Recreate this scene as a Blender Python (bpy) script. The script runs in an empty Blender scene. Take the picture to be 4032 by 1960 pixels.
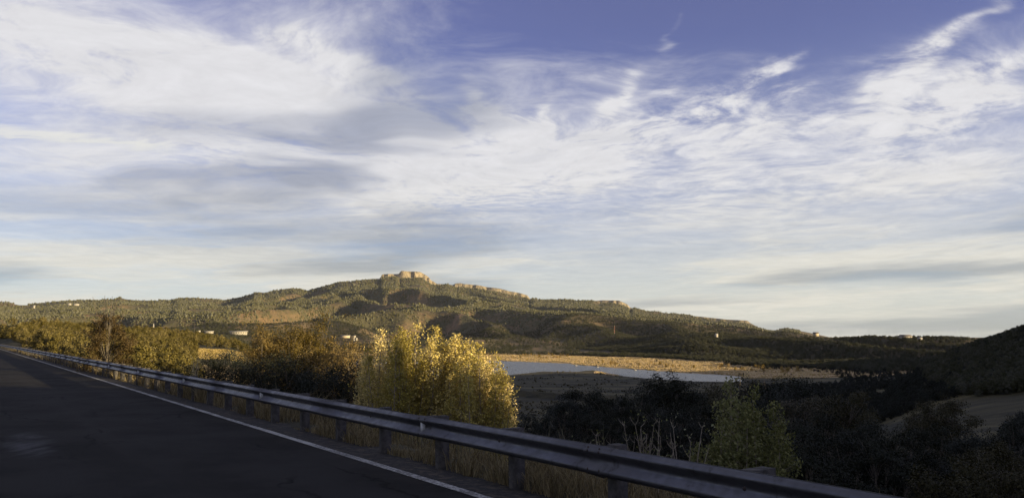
import bpy, math
import numpy as np
from mathutils import Vector

# ------------------------------------------------------------------ camera, sky, sun, exposure
F, HOR, CX, CY = 788.0, 328.0, 512.0, 248.5          # focal length and horizon of a 1024 x 497 frame
PITCH = math.atan((HOR - CY) / F)
SUN_AZ, SUN_EL = math.radians(111), math.radians(8.8)   # azimuth clockwise from +Y
scene = bpy.context.scene
col = scene.collection
cam_d = bpy.data.cameras.new('camera'); cam = bpy.data.objects.new('camera', cam_d); col.objects.link(cam)
cam_d.sensor_width = 36.0; cam_d.lens = 36.0 * F / 1024.0
cam_d.clip_start = 0.1; cam_d.clip_end = 40000
cam.location = (0, 0, 0); cam.rotation_euler = (math.pi / 2 + PITCH, 0, 0)
scene.camera = cam
scene.view_settings.view_transform = 'Standard'; scene.view_settings.look = 'None'
scene.view_settings.exposure = 1.0; scene.view_settings.gamma = 1.0
scene.view_settings.use_curve_mapping = False
scene.cycles.max_bounces = 5; scene.cycles.diffuse_bounces = 2; scene.cycles.transmission_bounces = 4
scene.cycles.volume_bounces = 0

sun_d = bpy.data.lights.new('sun', 'SUN'); sun = bpy.data.objects.new('sun', sun_d); col.objects.link(sun)
sun_d.energy = 5.0; sun_d.angle = math.radians(0.5); sun_d.color = (1.0, 0.79, 0.45)
SV = Vector((math.sin(SUN_AZ) * math.cos(SUN_EL), math.cos(SUN_AZ) * math.cos(SUN_EL), math.sin(SUN_EL)))
sun.rotation_euler = SV.to_track_quat('Z', 'Y').to_euler()


class NT:
    """terse node building"""
    def __init__(s, tree): s.t = tree; s.n = tree.nodes; s.l = tree.links
    def node(s, kind, **kw):
        n = s.n.new(kind)
        for k, v in kw.items(): setattr(n, k, v)
        return n
    def put(s, sock, v):
        if v is None: return
        if isinstance(v, bpy.types.NodeSocket): s.l.new(v, sock)
        elif isinstance(v, (tuple, list)) and len(v) == 3 and sock.type == 'RGBA': sock.default_value = (*v, 1)
        else: sock.default_value = v
    def m(s, op, a, b=None, c=None):
        n = s.node('ShaderNodeMath', operation=op)
        for i, v in enumerate((a, b, c)): s.put(n.inputs[i], v)
        return n.outputs[0]
    def vm(s, op, a, b=None, out=0):
        n = s.node('ShaderNodeVectorMath', operation=op)
        s.put(n.inputs[0], a)
        if b is not None: s.put(n.inputs[1], b)
        return n.outputs[out]
    def xyz(s, x, y, z=0.0):
        n = s.node('ShaderNodeCombineXYZ')
        for i, v in enumerate((x, y, z)): s.put(n.inputs[i], v)
        return n.outputs[0]
    def sep(s, v):
        n = s.node('ShaderNodeSeparateXYZ'); s.put(n.inputs[0], v); return n.outputs
    def noise(s, vec, scale=1.0, detail=4.0, rough=0.55, dist=0.0, out=0, dim='3D'):
        n = s.node('ShaderNodeTexNoise', noise_dimensions=dim)
        s.put(n.inputs['Vector'], vec); s.put(n.inputs['Scale'], scale); s.put(n.inputs['Detail'], detail)
        s.put(n.inputs['Roughness'], rough); s.put(n.inputs['Distortion'], dist)
        return n.outputs[out]
    def ramp(s, v, a, b, lo=0.0, hi=1.0, kind='SMOOTHSTEP'):
        n = s.node('ShaderNodeMapRange', interpolation_type=kind)
        s.put(n.inputs[0], v); s.put(n.inputs[1], a); s.put(n.inputs[2], b); s.put(n.inputs[3], lo); s.put(n.inputs[4], hi)
        return n.outputs[0]
    def mix(s, f, a, b, mode='MIX'):
        n = s.node('ShaderNodeMix', data_type='RGBA', blend_type=mode)
        s.put(n.inputs[0], f); s.put(n.inputs[6], a); s.put(n.inputs[7], b)
        return n.outputs[2]


def px_dir(px, py):
    x, v = (px - CX) / F, (CY - py) / F
    return np.array([x, math.cos(PITCH) - v * math.sin(PITCH), math.sin(PITCH) + v * math.cos(PITCH)])


def at(px, py, r):
    """the point at horizontal distance r in the direction of pixel (px, py)"""
    d = px_dir(px, py); return d * (r / math.hypot(d[0], d[1]))


# ---- world: Nishita sky with a layer of cirrus laid out over the ground plane
world = bpy.data.worlds.new('World'); scene.world = world; world.use_nodes = True
world.cycles.sampling_method = 'NONE'
wt = NT(world.node_tree); wt.n.clear()
sky = wt.node('ShaderNodeTexSky', sky_type='NISHITA', sun_disc=False, sun_elevation=SUN_EL, sun_rotation=SUN_AZ,
              altitude=1900, air_density=1.0, dust_density=0.5, ozone_density=2.5)
SKY_S = 0.066
gen = wt.node('ShaderNodeTexCoord').outputs['Generated']
wx, wy, wz = wt.sep(gen)
zz = wt.m('ADD', wt.m('MAXIMUM', wz, 0.0), 0.06)
U, V = wt.m('DIVIDE', wx, zz), wt.m('DIVIDE', wy, zz)


def uv_of(px, py):
    d = px_dir(px, py); d = d / np.linalg.norm(d); z = max(d[2], 0) + 0.06
    return d[0] / z, d[1] / z


def blob(px, py, wpx, hpx):
    """soft oval patch of the cloud layer round the direction (px, py)"""
    u, v = uv_of(px, py)
    ru = abs(uv_of(px + wpx, py)[0] - uv_of(px - wpx, py)[0]) / 2
    rv = abs(uv_of(px, py + hpx)[1] - uv_of(px, py - hpx)[1]) / 2
    a = wt.m('DIVIDE', wt.m('SUBTRACT', U, u), ru); b = wt.m('DIVIDE', wt.m('SUBTRACT', V, v), rv)
    q = wt.m('ADD', wt.m('MULTIPLY', a, a), wt.m('MULTIPLY', b, b))
    return wt.m('POWER', 2.718, wt.m('MULTIPLY', q, -1.0))


P2 = wt.xyz(U, V, 0)
warp = wt.noise(P2, 1.1, 2, 0.55, out=1, dim='2D')
P2w = wt.vm('ADD', P2, wt.vm('MULTIPLY', wt.vm('SUBTRACT', warp, (0.5, 0.5, 0.5)), (0.55, 0.55, 0.0)))
cu, cv = uv_of(500, 200)
du, dv = wt.m('SUBTRACT', wt.sep(P2w)[0], cu), wt.m('SUBTRACT', wt.sep(P2w)[1], cv)
rho = wt.m('SQRT', wt.m('ADD', wt.m('ADD', wt.m('MULTIPLY', du, du), wt.m('MULTIPLY', dv, dv)), 0.45))
fan = wt.xyz(wt.m('DIVIDE', du, rho), wt.m('DIVIDE', dv, rho), wt.m('MULTIPLY', rho, 0.42))
fingers = wt.noise(fan, 3.6, 4, 0.55)
fine = wt.noise(wt.vm('MULTIPLY', fan, (1, 1, 1.3)), 13.0, 6, 0.66)
wisp = wt.noise(wt.vm('MULTIPLY', P2w, (1, 1.5, 1)), 4.0, 7, 0.7, dim='2D')
broad = wt.noise(wt.vm('MULTIPLY', P2w, (0.6, 0.9, 1)), 0.9, 4, 0.55, dim='2D')
az = wt.m('ARCTAN2', wx, wy)
bandv = wt.xyz(wt.m('MULTIPLY', az, 1.7), wt.m('ADD', wt.m('MULTIPLY', wz, 19.0), wt.m('MULTIPLY', az, -1.0)), 3.0)
bands = wt.noise(wt.vm('ADD', bandv, wt.vm('SCALE', warp)), 1.6, 7, 0.62, dim='2D')
bands.node.inputs[0].links[0].from_node.inputs[1].links[0].from_node.inputs['Scale'].default_value = 0.35
low = wt.ramp(wz, 0.05, 0.22, 1.0, 0.0)
cov = wt.m('ADD', wt.m('ADD', wt.m('MULTIPLY', fingers, 0.60), wt.m('MULTIPLY', fine, 0.38)), wt.m('ADD', wt.m('MULTIPLY', broad, 0.34), wt.m('MULTIPLY', wisp, 0.08)))
lay = None
for (bx, by, bw, bh, amp) in ((640, 5, 150, 75, -0.25), (880, -30, 190, 70, -0.20), (460, 20, 90, 40, -0.04), (450, 80, 60, 22, -0.10), (720, 90, 60, 40, -0.10),
                              (205, 85, 170, 45, 0.26), (170, 120, 300, 90, 0.12), (40, 10, 130, 30, 0.10), (560, 165, 160, 30, 0.12), (900, 160, 160, 36, 0.14),
                              (300, 185, 220, 34, 0.12), (80, 165, 160, 36, 0.12), (560, 232, 70, 12, -0.14)):
    t = wt.m('MULTIPLY', blob(bx, by, bw, bh), amp)
    lay = t if lay is None else wt.m('ADD', lay, t)
# feathery plumes (mare's tails): tapered streaks laid out by azimuth and elevation, edges broken by the same noise
EL = wt.m('ARCSINE', wz)
wv = wt.vm('SUBTRACT', wt.noise(fan, 7.0, 2, 0.65, out=1), (0.5, 0.5, 0.5)); wvx, wvy, _w = wt.sep(wv)
AZw, ELw = wt.m('ADD', az, wt.m('MULTIPLY', wvx, 0.10)), wt.m('ADD', EL, wt.m('MULTIPLY', wvy, 0.06))
def ae(px, py): d = px_dir(px, py); return math.atan2(d[0], d[1]), math.atan2(d[2], math.hypot(d[0], d[1]))
def plume(x0, y0, x1, y1, w0, w1, amp):
    (a0, e0), (a1, e1) = ae(x0, y0), ae(x1, y1); L_ = math.hypot(a1 - a0, e1 - e0); cx_, cy_ = (a1 - a0) / L_, (e1 - e0) / L_
    da, de = wt.m('SUBTRACT', AZw, a0), wt.m('SUBTRACT', ELw, e0)
    tt = wt.m('DIVIDE', wt.m('ADD', wt.m('MULTIPLY', da, cx_), wt.m('MULTIPLY', de, cy_)), L_)
    ac_ = wt.m('SUBTRACT', wt.m('MULTIPLY', de, cx_), wt.m('MULTIPLY', da, cy_))
    wd = wt.ramp(tt, 0, 1, w0 / F, w1 / F, 'LINEAR')
    g_ = wt.m('DIVIDE', ac_, wd); g_ = wt.m('POWER', 2.718, wt.m('MULTIPLY', wt.m('MULTIPLY', g_, g_), -1.0))
    return wt.m('MULTIPLY', wt.m('MULTIPLY', g_, wt.m('MULTIPLY', wt.ramp(tt, -0.15, 0.25), wt.ramp(tt, 0.8, 1.25, 1.0, 0.0))), amp)
plm = None
for pl in ((-60, 10, 270, 90, 30, 34, .30), (180, 62, 450, 160, 26, 26, .32), (250, 20, 415, 88, 6, 16, .22), (330, 95, 430, 150, 8, 16, .2), (470, 82, 530, 150, 8, 22, .3), (395, 105, 470, 165, 8, 20, .22),
           (550, 100, 525, 160, 10, 24, .30), (642, 80, 575, 150, 6, 20, .32), (800, 55, 700, 110, 8, 18, .34), (720, 98, 590, 160, 18, 26, .30), (812, 80, 740, 130, 8, 14, .18), (1004, 0, 955, 45, 4, 9, .26), (965, 35, 870, 95, 8, 20, .32),
           (1040, 45, 900, 115, 10, 24, .26), (1040, 85, 860, 140, 12, 26, .24), (880, 95, 700, 160, 16, 26, .2), (682, 10, 672, 48, 4, 7, .16), (620, 160, 380, 200, 30, 30, .25), (1040, 165, 640, 205, 22, 26, .2), (150, 130, 400, 190, 14, 24, .2)):
    t = plume(*pl); plm = t if plm is None else wt.m('ADD', plm, t)
cov = wt.m('ADD', cov, wt.m('ADD', lay, wt.m('SUBTRACT', wt.m('MULTIPLY', wt.m('MINIMUM', plm, 0.42), wt.ramp(fine, 0.28, 0.68, 0.3, 1.3)), 0.10)))
alpha_hi = wt.ramp(cov, 0.43, 1.02)
alpha_lo = wt.ramp(wt.m('ADD', bands, wt.m('MULTIPLY', lay, 0.4)), 0.34, 0.62)
alpha = wt.m('ADD', wt.m('MULTIPLY', alpha_hi, wt.m('SUBTRACT', 1.0, wt.m('MULTIPLY', low, 0.8))), wt.m('MULTIPLY', alpha_lo, wt.m('MULTIPLY', low, 0.85)))
veil = wt.m('ADD', 0.04, wt.m('MULTIPLY', wt.ramp(wz, 0.04, 0.36, 1.0, 0.0), 0.62))
alpha = wt.m('MINIMUM', wt.m('ADD', alpha, wt.m('MULTIPLY', veil, wt.m('SUBTRACT', 1.0, alpha))), 0.97)
# grey undersides where the layer is thick
shade = wt.noise(wt.vm('MULTIPLY', P2w, (0.8, 1.1, 1)), 0.8, 3, 0.5, dim='2D')
shade_b = wt.noise(bandv, 1.1, 4, 0.5, dim='2D')
grey = wt.ramp(shade, 0.49, 0.74)
grey = wt.m('ADD', wt.m('MULTIPLY', grey, wt.m('SUBTRACT', 1.0, low)), wt.m('MULTIPLY', wt.ramp(shade_b, 0.45, 0.65), low))
for (bx, by, bw, bh, amp) in ((200, 122, 110, 20, 0.6), (290, 195, 55, 16, 0.4), (190, 235, 110, 22, 0.5), (350, 262, 100, 8, 0.6), (215, 85, 170, 30, -0.5)):
    grey = wt.m('ADD', grey, wt.m('MULTIPLY', blob(bx, by, bw, bh), amp))
grey = wt.m('MINIMUM', wt.m('MAXIMUM', grey, 0.0), 1.0)
K = 0.65 / SKY_S
tex = wt.m('ADD', 0.78, wt.m('MULTIPLY', wt.m('ADD', fine, wisp), 0.24))
lit = wt.mix(low, (0.58 * K, 0.575 * K, 0.59 * K), (0.59 * K, 0.57 * K, 0.505 * K))
lit = wt.mix(1.0, lit, wt.xyz(tex, tex, tex), 'MULTIPLY')
drk = wt.mix(low, (0.285 * K, 0.305 * K, 0.37 * K), (0.33 * K, 0.345 * K, 0.345 * K))
drk = wt.mix(1.0, drk, wt.xyz(tex, tex, tex), 'MULTIPLY')
cloud = wt.mix(grey, lit, drk)
blue = wt.mix(1.0, sky.outputs[0], wt.mix(wt.ramp(wz, 0.0, 0.42, 1.0, 0.0), (1.36, 0.86, 1.18), (0.80, 0.88, 1.18)), 'MULTIPLY')
# a short bright roll of cloud low on the left
(u0, v0), (u1, v1) = uv_of(-60, 124), uv_of(190, 150)
ln = math.hypot(u1 - u0, v1 - v0); ex, ey = (u1 - u0) / ln, (v1 - v0) / ln
al = wt.m('ADD', wt.m('MULTIPLY', wt.m('SUBTRACT', U, u0), ex), wt.m('MULTIPLY', wt.m('SUBTRACT', V, v0), ey))
ac = wt.m('ADD', wt.m('MULTIPLY', wt.m('SUBTRACT', U, u0), -ey), wt.m('MULTIPLY', wt.m('SUBTRACT', V, v0), ex))
ac = wt.m('ADD', ac, wt.m('MULTIPLY', wt.m('SUBTRACT', wisp, 0.5), 0.40))
roll = wt.m('MULTIPLY', wt.ramp(wt.m('ABSOLUTE', ac), 0.0, wt.m('ADD', 0.03, wt.m('MULTIPLY', broad, 0.18)), 1.0, 0.0), wt.m('MULTIPLY', wt.ramp(al, ln * 0.8, ln, 1.0, 0.0), wt.ramp(al, -0.6, 0.0)))
skycol = wt.mix(alpha, blue, cloud)
skycol = wt.mix(wt.m('MULTIPLY', roll, 0.75), skycol, (0.62 * K, 0.615 * K, 0.58 * K))
bg = wt.node('ShaderNodeBackground'); wt.put(bg.inputs[0], skycol); bg.inputs[1].default_value = SKY_S
wt.l.new(bg.outputs[0], wt.node('ShaderNodeOutputWorld').inputs[0])


# ------------------------------------------------------------------ helpers
def tag(o, label=None, cat=None, group=None, kind=None):
    if label: o['label'] = label
    if cat: o['category'] = cat
    if group: o['group'] = group
    if kind: o['kind'] = kind
    return o


def mesh_np(name, verts, faces, mats, smooth=False):
    """verts (n,3); faces: one (m,k) array or a list of them; mats: one material"""
    me = bpy.data.meshes.new(name)
    verts = np.asarray(verts, np.float32)
    fl = [np.asarray(f, np.int32) for f in (faces if isinstance(faces, list) else [faces])]
    fl = [f for f in fl if len(f)]
    me.vertices.add(len(verts)); me.vertices.foreach_set('co', verts.ravel())
    loops = np.concatenate([f.ravel() for f in fl]); tot = np.concatenate([np.full(len(f), f.shape[1], np.int32) for f in fl])
    me.loops.add(len(loops)); me.loops.foreach_set('vertex_index', loops)
    me.polygons.add(len(tot)); st = np.concatenate([[0], np.cumsum(tot)[:-1]]).astype(np.int32)
    me.polygons.foreach_set('loop_start', st); me.polygons.foreach_set('loop_total', tot)
    if smooth: me.polygons.foreach_set('use_smooth', np.ones(len(tot), bool))
    me.update(calc_edges=True)
    if mats: me.materials.append(mats)
    return me


def obj(name, me, parent=None, loc=(0, 0, 0)):
    o = bpy.data.objects.new(name, me); col.objects.link(o); o.location = loc
    if parent: o.parent = parent
    return o


def empty(name, loc=(0, 0, 0), rz=0.0, sc=1.0):
    o = bpy.data.objects.new(name, None); col.objects.link(o); o.location = loc; o.rotation_euler = (0, 0, rz)
    o.scale = (sc, sc, sc) if np.isscalar(sc) else sc
    o.empty_display_size = 0.2
    return o


class MB:
    """collects boxes and tubes into one mesh"""
    def __init__(s): s.v = []; s.f4 = []; s.f3 = []; s.n = 0
    def add(s, v, f4=None, f3=None):
        v = np.asarray(v, float)
        if f4 is not None and len(f4): s.f4.append(np.asarray(f4) + s.n)
        if f3 is not None and len(f3): s.f3.append(np.asarray(f3) + s.n)
        s.v.append(v); s.n += len(v)
    def box(s, x0, x1, y0, y1, z0, z1):
        v = [(x, y, z) for z in (z0, z1) for y in (y0, y1) for x in (x0, x1)]
        s.add(v, [(0, 2, 3, 1), (4, 5, 7, 6), (0, 1, 5, 4), (2, 6, 7, 3), (0, 4, 6, 2), (1, 3, 7, 5)])
    def tube(s, pts, rad, k=6):
        pts = np.asarray(pts, float); rad = np.broadcast_to(np.asarray(rad, float), (len(pts),))
        d = np.gradient(pts, axis=0); d /= np.linalg.norm(d, axis=1)[:, None] + 1e-9
        a = np.where(np.abs(d[:, 2:3]) > 0.9, [[1, 0, 0]], [[0, 0, 1]])
        u = np.cross(d, a); u /= np.linalg.norm(u, axis=1)[:, None] + 1e-9; w = np.cross(d, u)
        an = np.arange(k) * 2 * np.pi / k
        ring = pts[:, None] + rad[:, None, None] * (np.cos(an)[None, :, None] * u[:, None] + np.sin(an)[None, :, None] * w[:, None])
        n = len(pts); i = np.arange(n - 1)[:, None] * k; j = np.arange(k)[None]; j2 = (j + 1) % k
        s.add(ring.reshape(-1, 3), np.stack([i + j, i + j2, i + k + j2, i + k + j], -1).reshape(-1, 4))
    def mesh(s, name, mat, smooth=False):
        fs = []
        if s.f4: fs.append(np.concatenate(s.f4))
        if s.f3: fs.append(np.concatenate(s.f3))
        return mesh_np(name, np.concatenate(s.v), fs, mat, smooth)


_g = np.random.RandomState(7); _perm = _g.permutation(512); _ga = _g.rand(512) * 2 * np.pi
def pnoise(x, y):
    xi, yi = np.floor(x).astype(int), np.floor(y).astype(int); fx, fy = x - xi, y - yi
    def gr(a, b, dx, dy):
        h = _perm[(_perm[a & 511] + b) & 511]; t = _ga[h]; return np.cos(t) * dx + np.sin(t) * dy
    u, v = fx**3 * (fx * (fx * 6 - 15) + 10), fy**3 * (fy * (fy * 6 - 15) + 10)
    a = gr(xi, yi, fx, fy); b = gr(xi + 1, yi, fx - 1, fy); c = gr(xi, yi + 1, fx, fy - 1); d = gr(xi + 1, yi + 1, fx - 1, fy - 1)
    return (a * (1 - u) + b * u) * (1 - v) + (c * (1 - u) + d * u) * v * 1.0
def fbm(x, y, o=4, g=0.5):
    s, a = 0, 1.0
    for i in range(o): s = s + a * pnoise(x + 17.3 * i, y - 9.1 * i); x, y, a = x * 2.03, y * 2.03, a * g
    return s
def sst(x, a, b):
    t = np.clip((x - a) / (b - a), 0, 1); return t * t * (3 - 2 * t)


# ------------------------------------------------------------------ materials
def mat(name, base=(0.5, 0.5, 0.5), rough=0.8, metal=0.0):
    m = bpy.data.materials.new(name); m.use_nodes = True
    t = NT(m.node_tree); b = t.n['Principled BSDF']
    b.inputs['Base Color'].default_value = (*base, 1); b.inputs['Roughness'].default_value = rough; b.inputs['Metallic'].default_value = metal
    b.inputs['Specular IOR Level'].default_value = 0.25
    return m, t, b


def mottled(name, a, b_, scale, rough=0.9, bump=0.0, bscale=None, c=None, cscale=None, metal=0.0, detail=6, spec=0.25):
    m, t, b = mat(name, a, rough, metal)
    P = t.node('ShaderNodeNewGeometry').outputs['Position']
    colr = t.mix(t.ramp(t.noise(P, scale, detail, 0.6), 0.38, 0.62), a, b_)
    if c: colr = t.mix(t.ramp(t.noise(P, cscale, 5, 0.6, 0.4), 0.5, 0.62), colr, c)
    t.put(b.inputs['Base Color'], colr); b.inputs['Specular IOR Level'].default_value = spec
    if bump:
        bn = t.node('ShaderNodeBump'); bn.inputs['Strength'].default_value = 1.0; bn.inputs['Distance'].default_value = bump
        t.put(bn.inputs['Height'], t.noise(P, bscale or scale, 6, 0.65)); t.put(b.inputs['Normal'], bn.outputs[0])
    return m


def leaf_mat(name, cols, trans=0.3, rough=0.6, sheen=0.2):
    m, t, b = mat(name, cols[0], rough)
    rnd = t.node('ShaderNodeNewGeometry').outputs['Random Per Island']
    cr = t.node('ShaderNodeValToRGB'); t.put(cr.inputs[0], rnd)
    e = cr.color_ramp.elements
    while len(e) < len(cols): e.new(0.5)
    for i, c in enumerate(cols): e[i].position = i / (len(cols) - 1); e[i].color = (*c, 1)
    orr = t.ramp(t.node('ShaderNodeObjectInfo').outputs['Random'], 0, 1, .62, 1.4, 'LINEAR')
    colr = t.mix(1.0, cr.outputs[0], t.xyz(orr, orr, t.m('MULTIPLY', orr, orr)), 'MULTIPLY')
    t.put(b.inputs['Base Color'], colr); b.inputs['Specular IOR Level'].default_value = sheen
    if trans:
        tr = t.node('ShaderNodeBsdfTranslucent'); t.put(tr.inputs[0], colr)
        mx = t.node('ShaderNodeMixShader'); mx.inputs[0].default_value = trans
        t.l.new(b.outputs[0], mx.inputs[1]); t.l.new(tr.outputs[0], mx.inputs[2])
        t.l.new(mx.outputs[0], t.n['Material Output'].inputs[0])
    return m


M = {}
M['yellow'] = leaf_mat('yellow_cottonwood_leaves', [(0.36, 0.29, 0.09), (0.56, 0.455, 0.14), (0.74, 0.61, 0.22), (0.50, 0.42, 0.16)], 0.2, 0.5)
M['green'] = leaf_mat('green_cottonwood_leaves', [(0.13, 0.14, 0.05), (0.21, 0.22, 0.085), (0.30, 0.29, 0.13)], 0.25, 0.5)
M['brown'] = leaf_mat('brown_oak_leaves', [(0.10, 0.076, 0.024), (0.17, 0.122, 0.036), (0.24, 0.165, 0.046), (0.12, 0.10, 0.034)], 0.22)
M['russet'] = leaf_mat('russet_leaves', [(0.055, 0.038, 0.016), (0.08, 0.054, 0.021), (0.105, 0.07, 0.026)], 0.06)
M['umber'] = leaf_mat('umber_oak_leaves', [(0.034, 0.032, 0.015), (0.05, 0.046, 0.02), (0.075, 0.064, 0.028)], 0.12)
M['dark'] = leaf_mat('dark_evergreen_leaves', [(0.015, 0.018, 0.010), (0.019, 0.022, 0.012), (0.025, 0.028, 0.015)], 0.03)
M['juniper'] = leaf_mat('juniper_foliage', [(0.085, 0.072, 0.020), (0.13, 0.108, 0.028), (0.18, 0.14, 0.038)], 0.06)
M['gold'] = leaf_mat('gold_shore_leaves', [(0.30, 0.20, 0.05), (0.42, 0.29, 0.08), (0.34, 0.26, 0.09)], 0.2)
M['bark'] = mottled('grey_bark', (0.10, 0.085, 0.065), (0.17, 0.145, 0.11), 14.0, 0.95, 0.01)
M['twig'] = mottled('pale_twig_bark', (0.26, 0.22, 0.16), (0.34, 0.29, 0.22), 9.0, 0.9)
M['straw'] = leaf_mat('dry_grass_blades', [(0.11, 0.083, 0.046), (0.21, 0.163, 0.09), (0.36, 0.29, 0.17), (0.16, 0.13, 0.08)], 0.2)
M['straw_bright'] = leaf_mat('tall_straw', [(0.45, 0.33, 0.14), (0.60, 0.46, 0.21), (0.36, 0.26, 0.11)], 0.0)
M['weed'] = leaf_mat('grey_weed_blades', [(0.08, 0.075, 0.045), (0.14, 0.13, 0.085), (0.22, 0.20, 0.14)], 0.2)
M['steel'] = None
m, t, b = mat('galvanised_steel', (0.36, 0.36, 0.40), 0.42, 0.85)
P = t.node('ShaderNodeNewGeometry').outputs['Position']
t.put(b.inputs['Base Color'], t.mix(t.noise(P, 5.0, 6, 0.65), (0.09, 0.09, 0.097), (0.15, 0.15, 0.159)))
t.put(b.inputs['Roughness'], t.ramp(t.noise(P, 9.0, 5, 0.6), 0.3, 0.7, 0.34, 0.60))
st_ = t.mix(t.ramp(t.noise(t.vm('MULTIPLY', P, (3, 3, .8)), 2.2, 6, 0.7), 0.56, 0.72, 0, .7), b.inputs['Base Color'].links[0].from_socket, (0.055, 0.048, 0.045)); t.put(b.inputs['Base Color'], st_); M['steel'] = m
M['bolt'] = mottled('rusty_bolt_steel', (0.05, 0.045, 0.045), (0.09, 0.07, 0.06), 60.0, 0.7, metal=0.5)
M['timber'] = mottled('weathered_timber', (0.05, 0.047, 0.043), (0.085, 0.078, 0.07), 11.0, 0.95, 0.006, 30.0)
M['reflector'] = mat('white_reflector_sheet', (0.82, 0.82, 0.80), 0.5)[0]
M['asphalt'] = None
m, t, b = mat('asphalt', (0.04, 0.04, 0.04), 0.92)
P = t.node('ShaderNodeNewGeometry').outputs['Position']
ca = t.mix(t.ramp(t.noise(P, 0.55, 5, 0.6), 0.35, 0.65), (0.016, 0.0157, 0.0152), (0.028, 0.0272, 0.0262))
sp = t.noise(P, 90.0, 3, 0.7); ca = t.mix(t.ramp(sp, 0.58, 0.75), ca, (0.045, 0.043, 0.041))
ca = t.mix(t.ramp(t.noise(P, 25.0, 3, 0.7), 0.66, 0.74, 0, 0.5), ca, (0.018, 0.018, 0.018))
pxs_, pys_, _pz = t.sep(P)
rs_ = t.m('SUBTRACT', t.m('ADD', t.m('MULTIPLY', pxs_, 0.8228), t.m('MULTIPLY', pys_, 0.5683)), 5.13)
rt_ = t.m('ADD', t.m('MULTIPLY', pxs_, -0.5683), t.m('MULTIPLY', pys_, 0.8228))
for sc_, wd_, f_ in ((-1.0, .35, .30), (-2.75, .38, .34)):
    dd_ = t.m('DIVIDE', t.m('SUBTRACT', rs_, sc_), wd_); ca = t.mix(t.m('MULTIPLY', t.m('POWER', 2.718, t.m('MULTIPLY', t.m('MULTIPLY', dd_, dd_), -1.0)), t.ramp(t.noise(t.xyz(t.m('MULTIPLY', rs_, 3.0), t.m('MULTIPLY', rt_, .25)), 1.0, 5, .6), .2, .8, 0, f_ * 2)), ca, (0.034, 0.0325, 0.031))
vor = t.node('ShaderNodeTexVoronoi', feature='DISTANCE_TO_EDGE'); t.put(vor.inputs['Vector'], t.vm('ADD', t.xyz(t.m('MULTIPLY', rs_, .55), t.m('MULTIPLY', rt_, .22), 0.0), t.vm('MULTIPLY', t.noise(P, .9, 5, .65, out=1), (.5, .5, 0)))); vor.inputs['Scale'].default_value = 1.0
ca = t.mix(t.m('MULTIPLY', t.ramp(vor.outputs['Distance'], 0.0, 0.022, 1.0, 0.0), t.ramp(t.noise(P, .35, 3, .5), .45, .6)), ca, (0.008, 0.008, 0.008))
ca = t.mix(t.m('MULTIPLY', t.ramp(rs_, -.5, .08), t.ramp(t.noise(P, 3.0, 5, .65), .4, .7, 0, .6)), ca, (0.05, 0.045, 0.038))
# a paler elongated patch in the near lane, broken up by noise
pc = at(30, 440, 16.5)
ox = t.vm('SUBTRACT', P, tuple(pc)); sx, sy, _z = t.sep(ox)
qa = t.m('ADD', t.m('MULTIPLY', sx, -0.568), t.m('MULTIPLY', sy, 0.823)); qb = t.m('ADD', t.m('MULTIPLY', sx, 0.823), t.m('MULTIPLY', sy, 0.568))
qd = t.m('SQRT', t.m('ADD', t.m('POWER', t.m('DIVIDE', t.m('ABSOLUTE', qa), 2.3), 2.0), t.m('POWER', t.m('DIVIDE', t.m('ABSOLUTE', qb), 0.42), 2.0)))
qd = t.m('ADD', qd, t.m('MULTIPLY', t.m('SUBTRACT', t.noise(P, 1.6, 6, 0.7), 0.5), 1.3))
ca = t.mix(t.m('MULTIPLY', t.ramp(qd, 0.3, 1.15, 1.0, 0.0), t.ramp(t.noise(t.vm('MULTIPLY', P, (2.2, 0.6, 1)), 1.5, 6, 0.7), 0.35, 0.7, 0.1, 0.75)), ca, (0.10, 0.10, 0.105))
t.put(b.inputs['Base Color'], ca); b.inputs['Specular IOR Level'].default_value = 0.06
bn = t.node('ShaderNodeBump'); bn.inputs['Strength'].default_value = 0.8; bn.inputs['Distance'].default_value = 0.008
t.put(bn.inputs['Height'], sp); t.put(b.inputs['Normal'], bn.outputs[0]); M['asphalt'] = m
m, t, b = mat('worn_line_paint', (0.5, 0.5, 0.47), 0.8)
P = t.node('ShaderNodeNewGeometry').outputs['Position']
pw = t.ramp(t.m('ADD', t.m('MULTIPLY', t.noise(P, 22.0, 6, 0.75), 0.7), t.m('MULTIPLY', t.noise(P, 1.3, 4, 0.6), 0.3)), 0.44, 0.56)
t.put(b.inputs['Base Color'], t.mix(pw, (0.13, 0.13, 0.12), t.mix(t.noise(P, 3.0, 5, 0.6), (0.36, 0.36, 0.33), (0.56, 0.55, 0.51)))); M['paint'] = m
M['gravel'] = mottled('dark_shoulder_gravel', (0.022, 0.021, 0.019), (0.04, 0.037, 0.033), 20.0, 0.95, 0.02, 35.0, (0.075, 0.062, 0.045), 6.0)
m, t, b = mat('dry_land', (0.1, 0.08, 0.04), 0.95)
P = t.node('ShaderNodeNewGeometry').outputs['Position']
def attr(t, n): return t.node('ShaderNodeAttribute', attribute_name=n).outputs['Fac']
gs_ = t.vm('MULTIPLY', P, (0.7, 1.8, 1))
g1 = t.mix(t.ramp(t.noise(gs_, 0.03, 7, 0.65), 0.42, 0.58), (0.058, 0.050, 0.021), (0.022, 0.022, 0.011))
g1 = t.mix(t.ramp(t.noise(gs_, 0.015, 6, 0.62, 0.4), 0.50, 0.60), g1, (0.098, 0.084, 0.037))
h1 = t.mix(t.ramp(t.noise(P, 0.012, 6, 0.6), 0.38, 0.62), (0.085, 0.067, 0.034), (0.055, 0.048, 0.025))
h1 = t.mix(t.ramp(t.noise(P, 0.006, 5, 0.6, 0.4), 0.5, 0.62), h1, (0.15, 0.108, 0.058))
sp_ = t.vm('MULTIPLY', P, (1, 2.2, 1))
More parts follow.
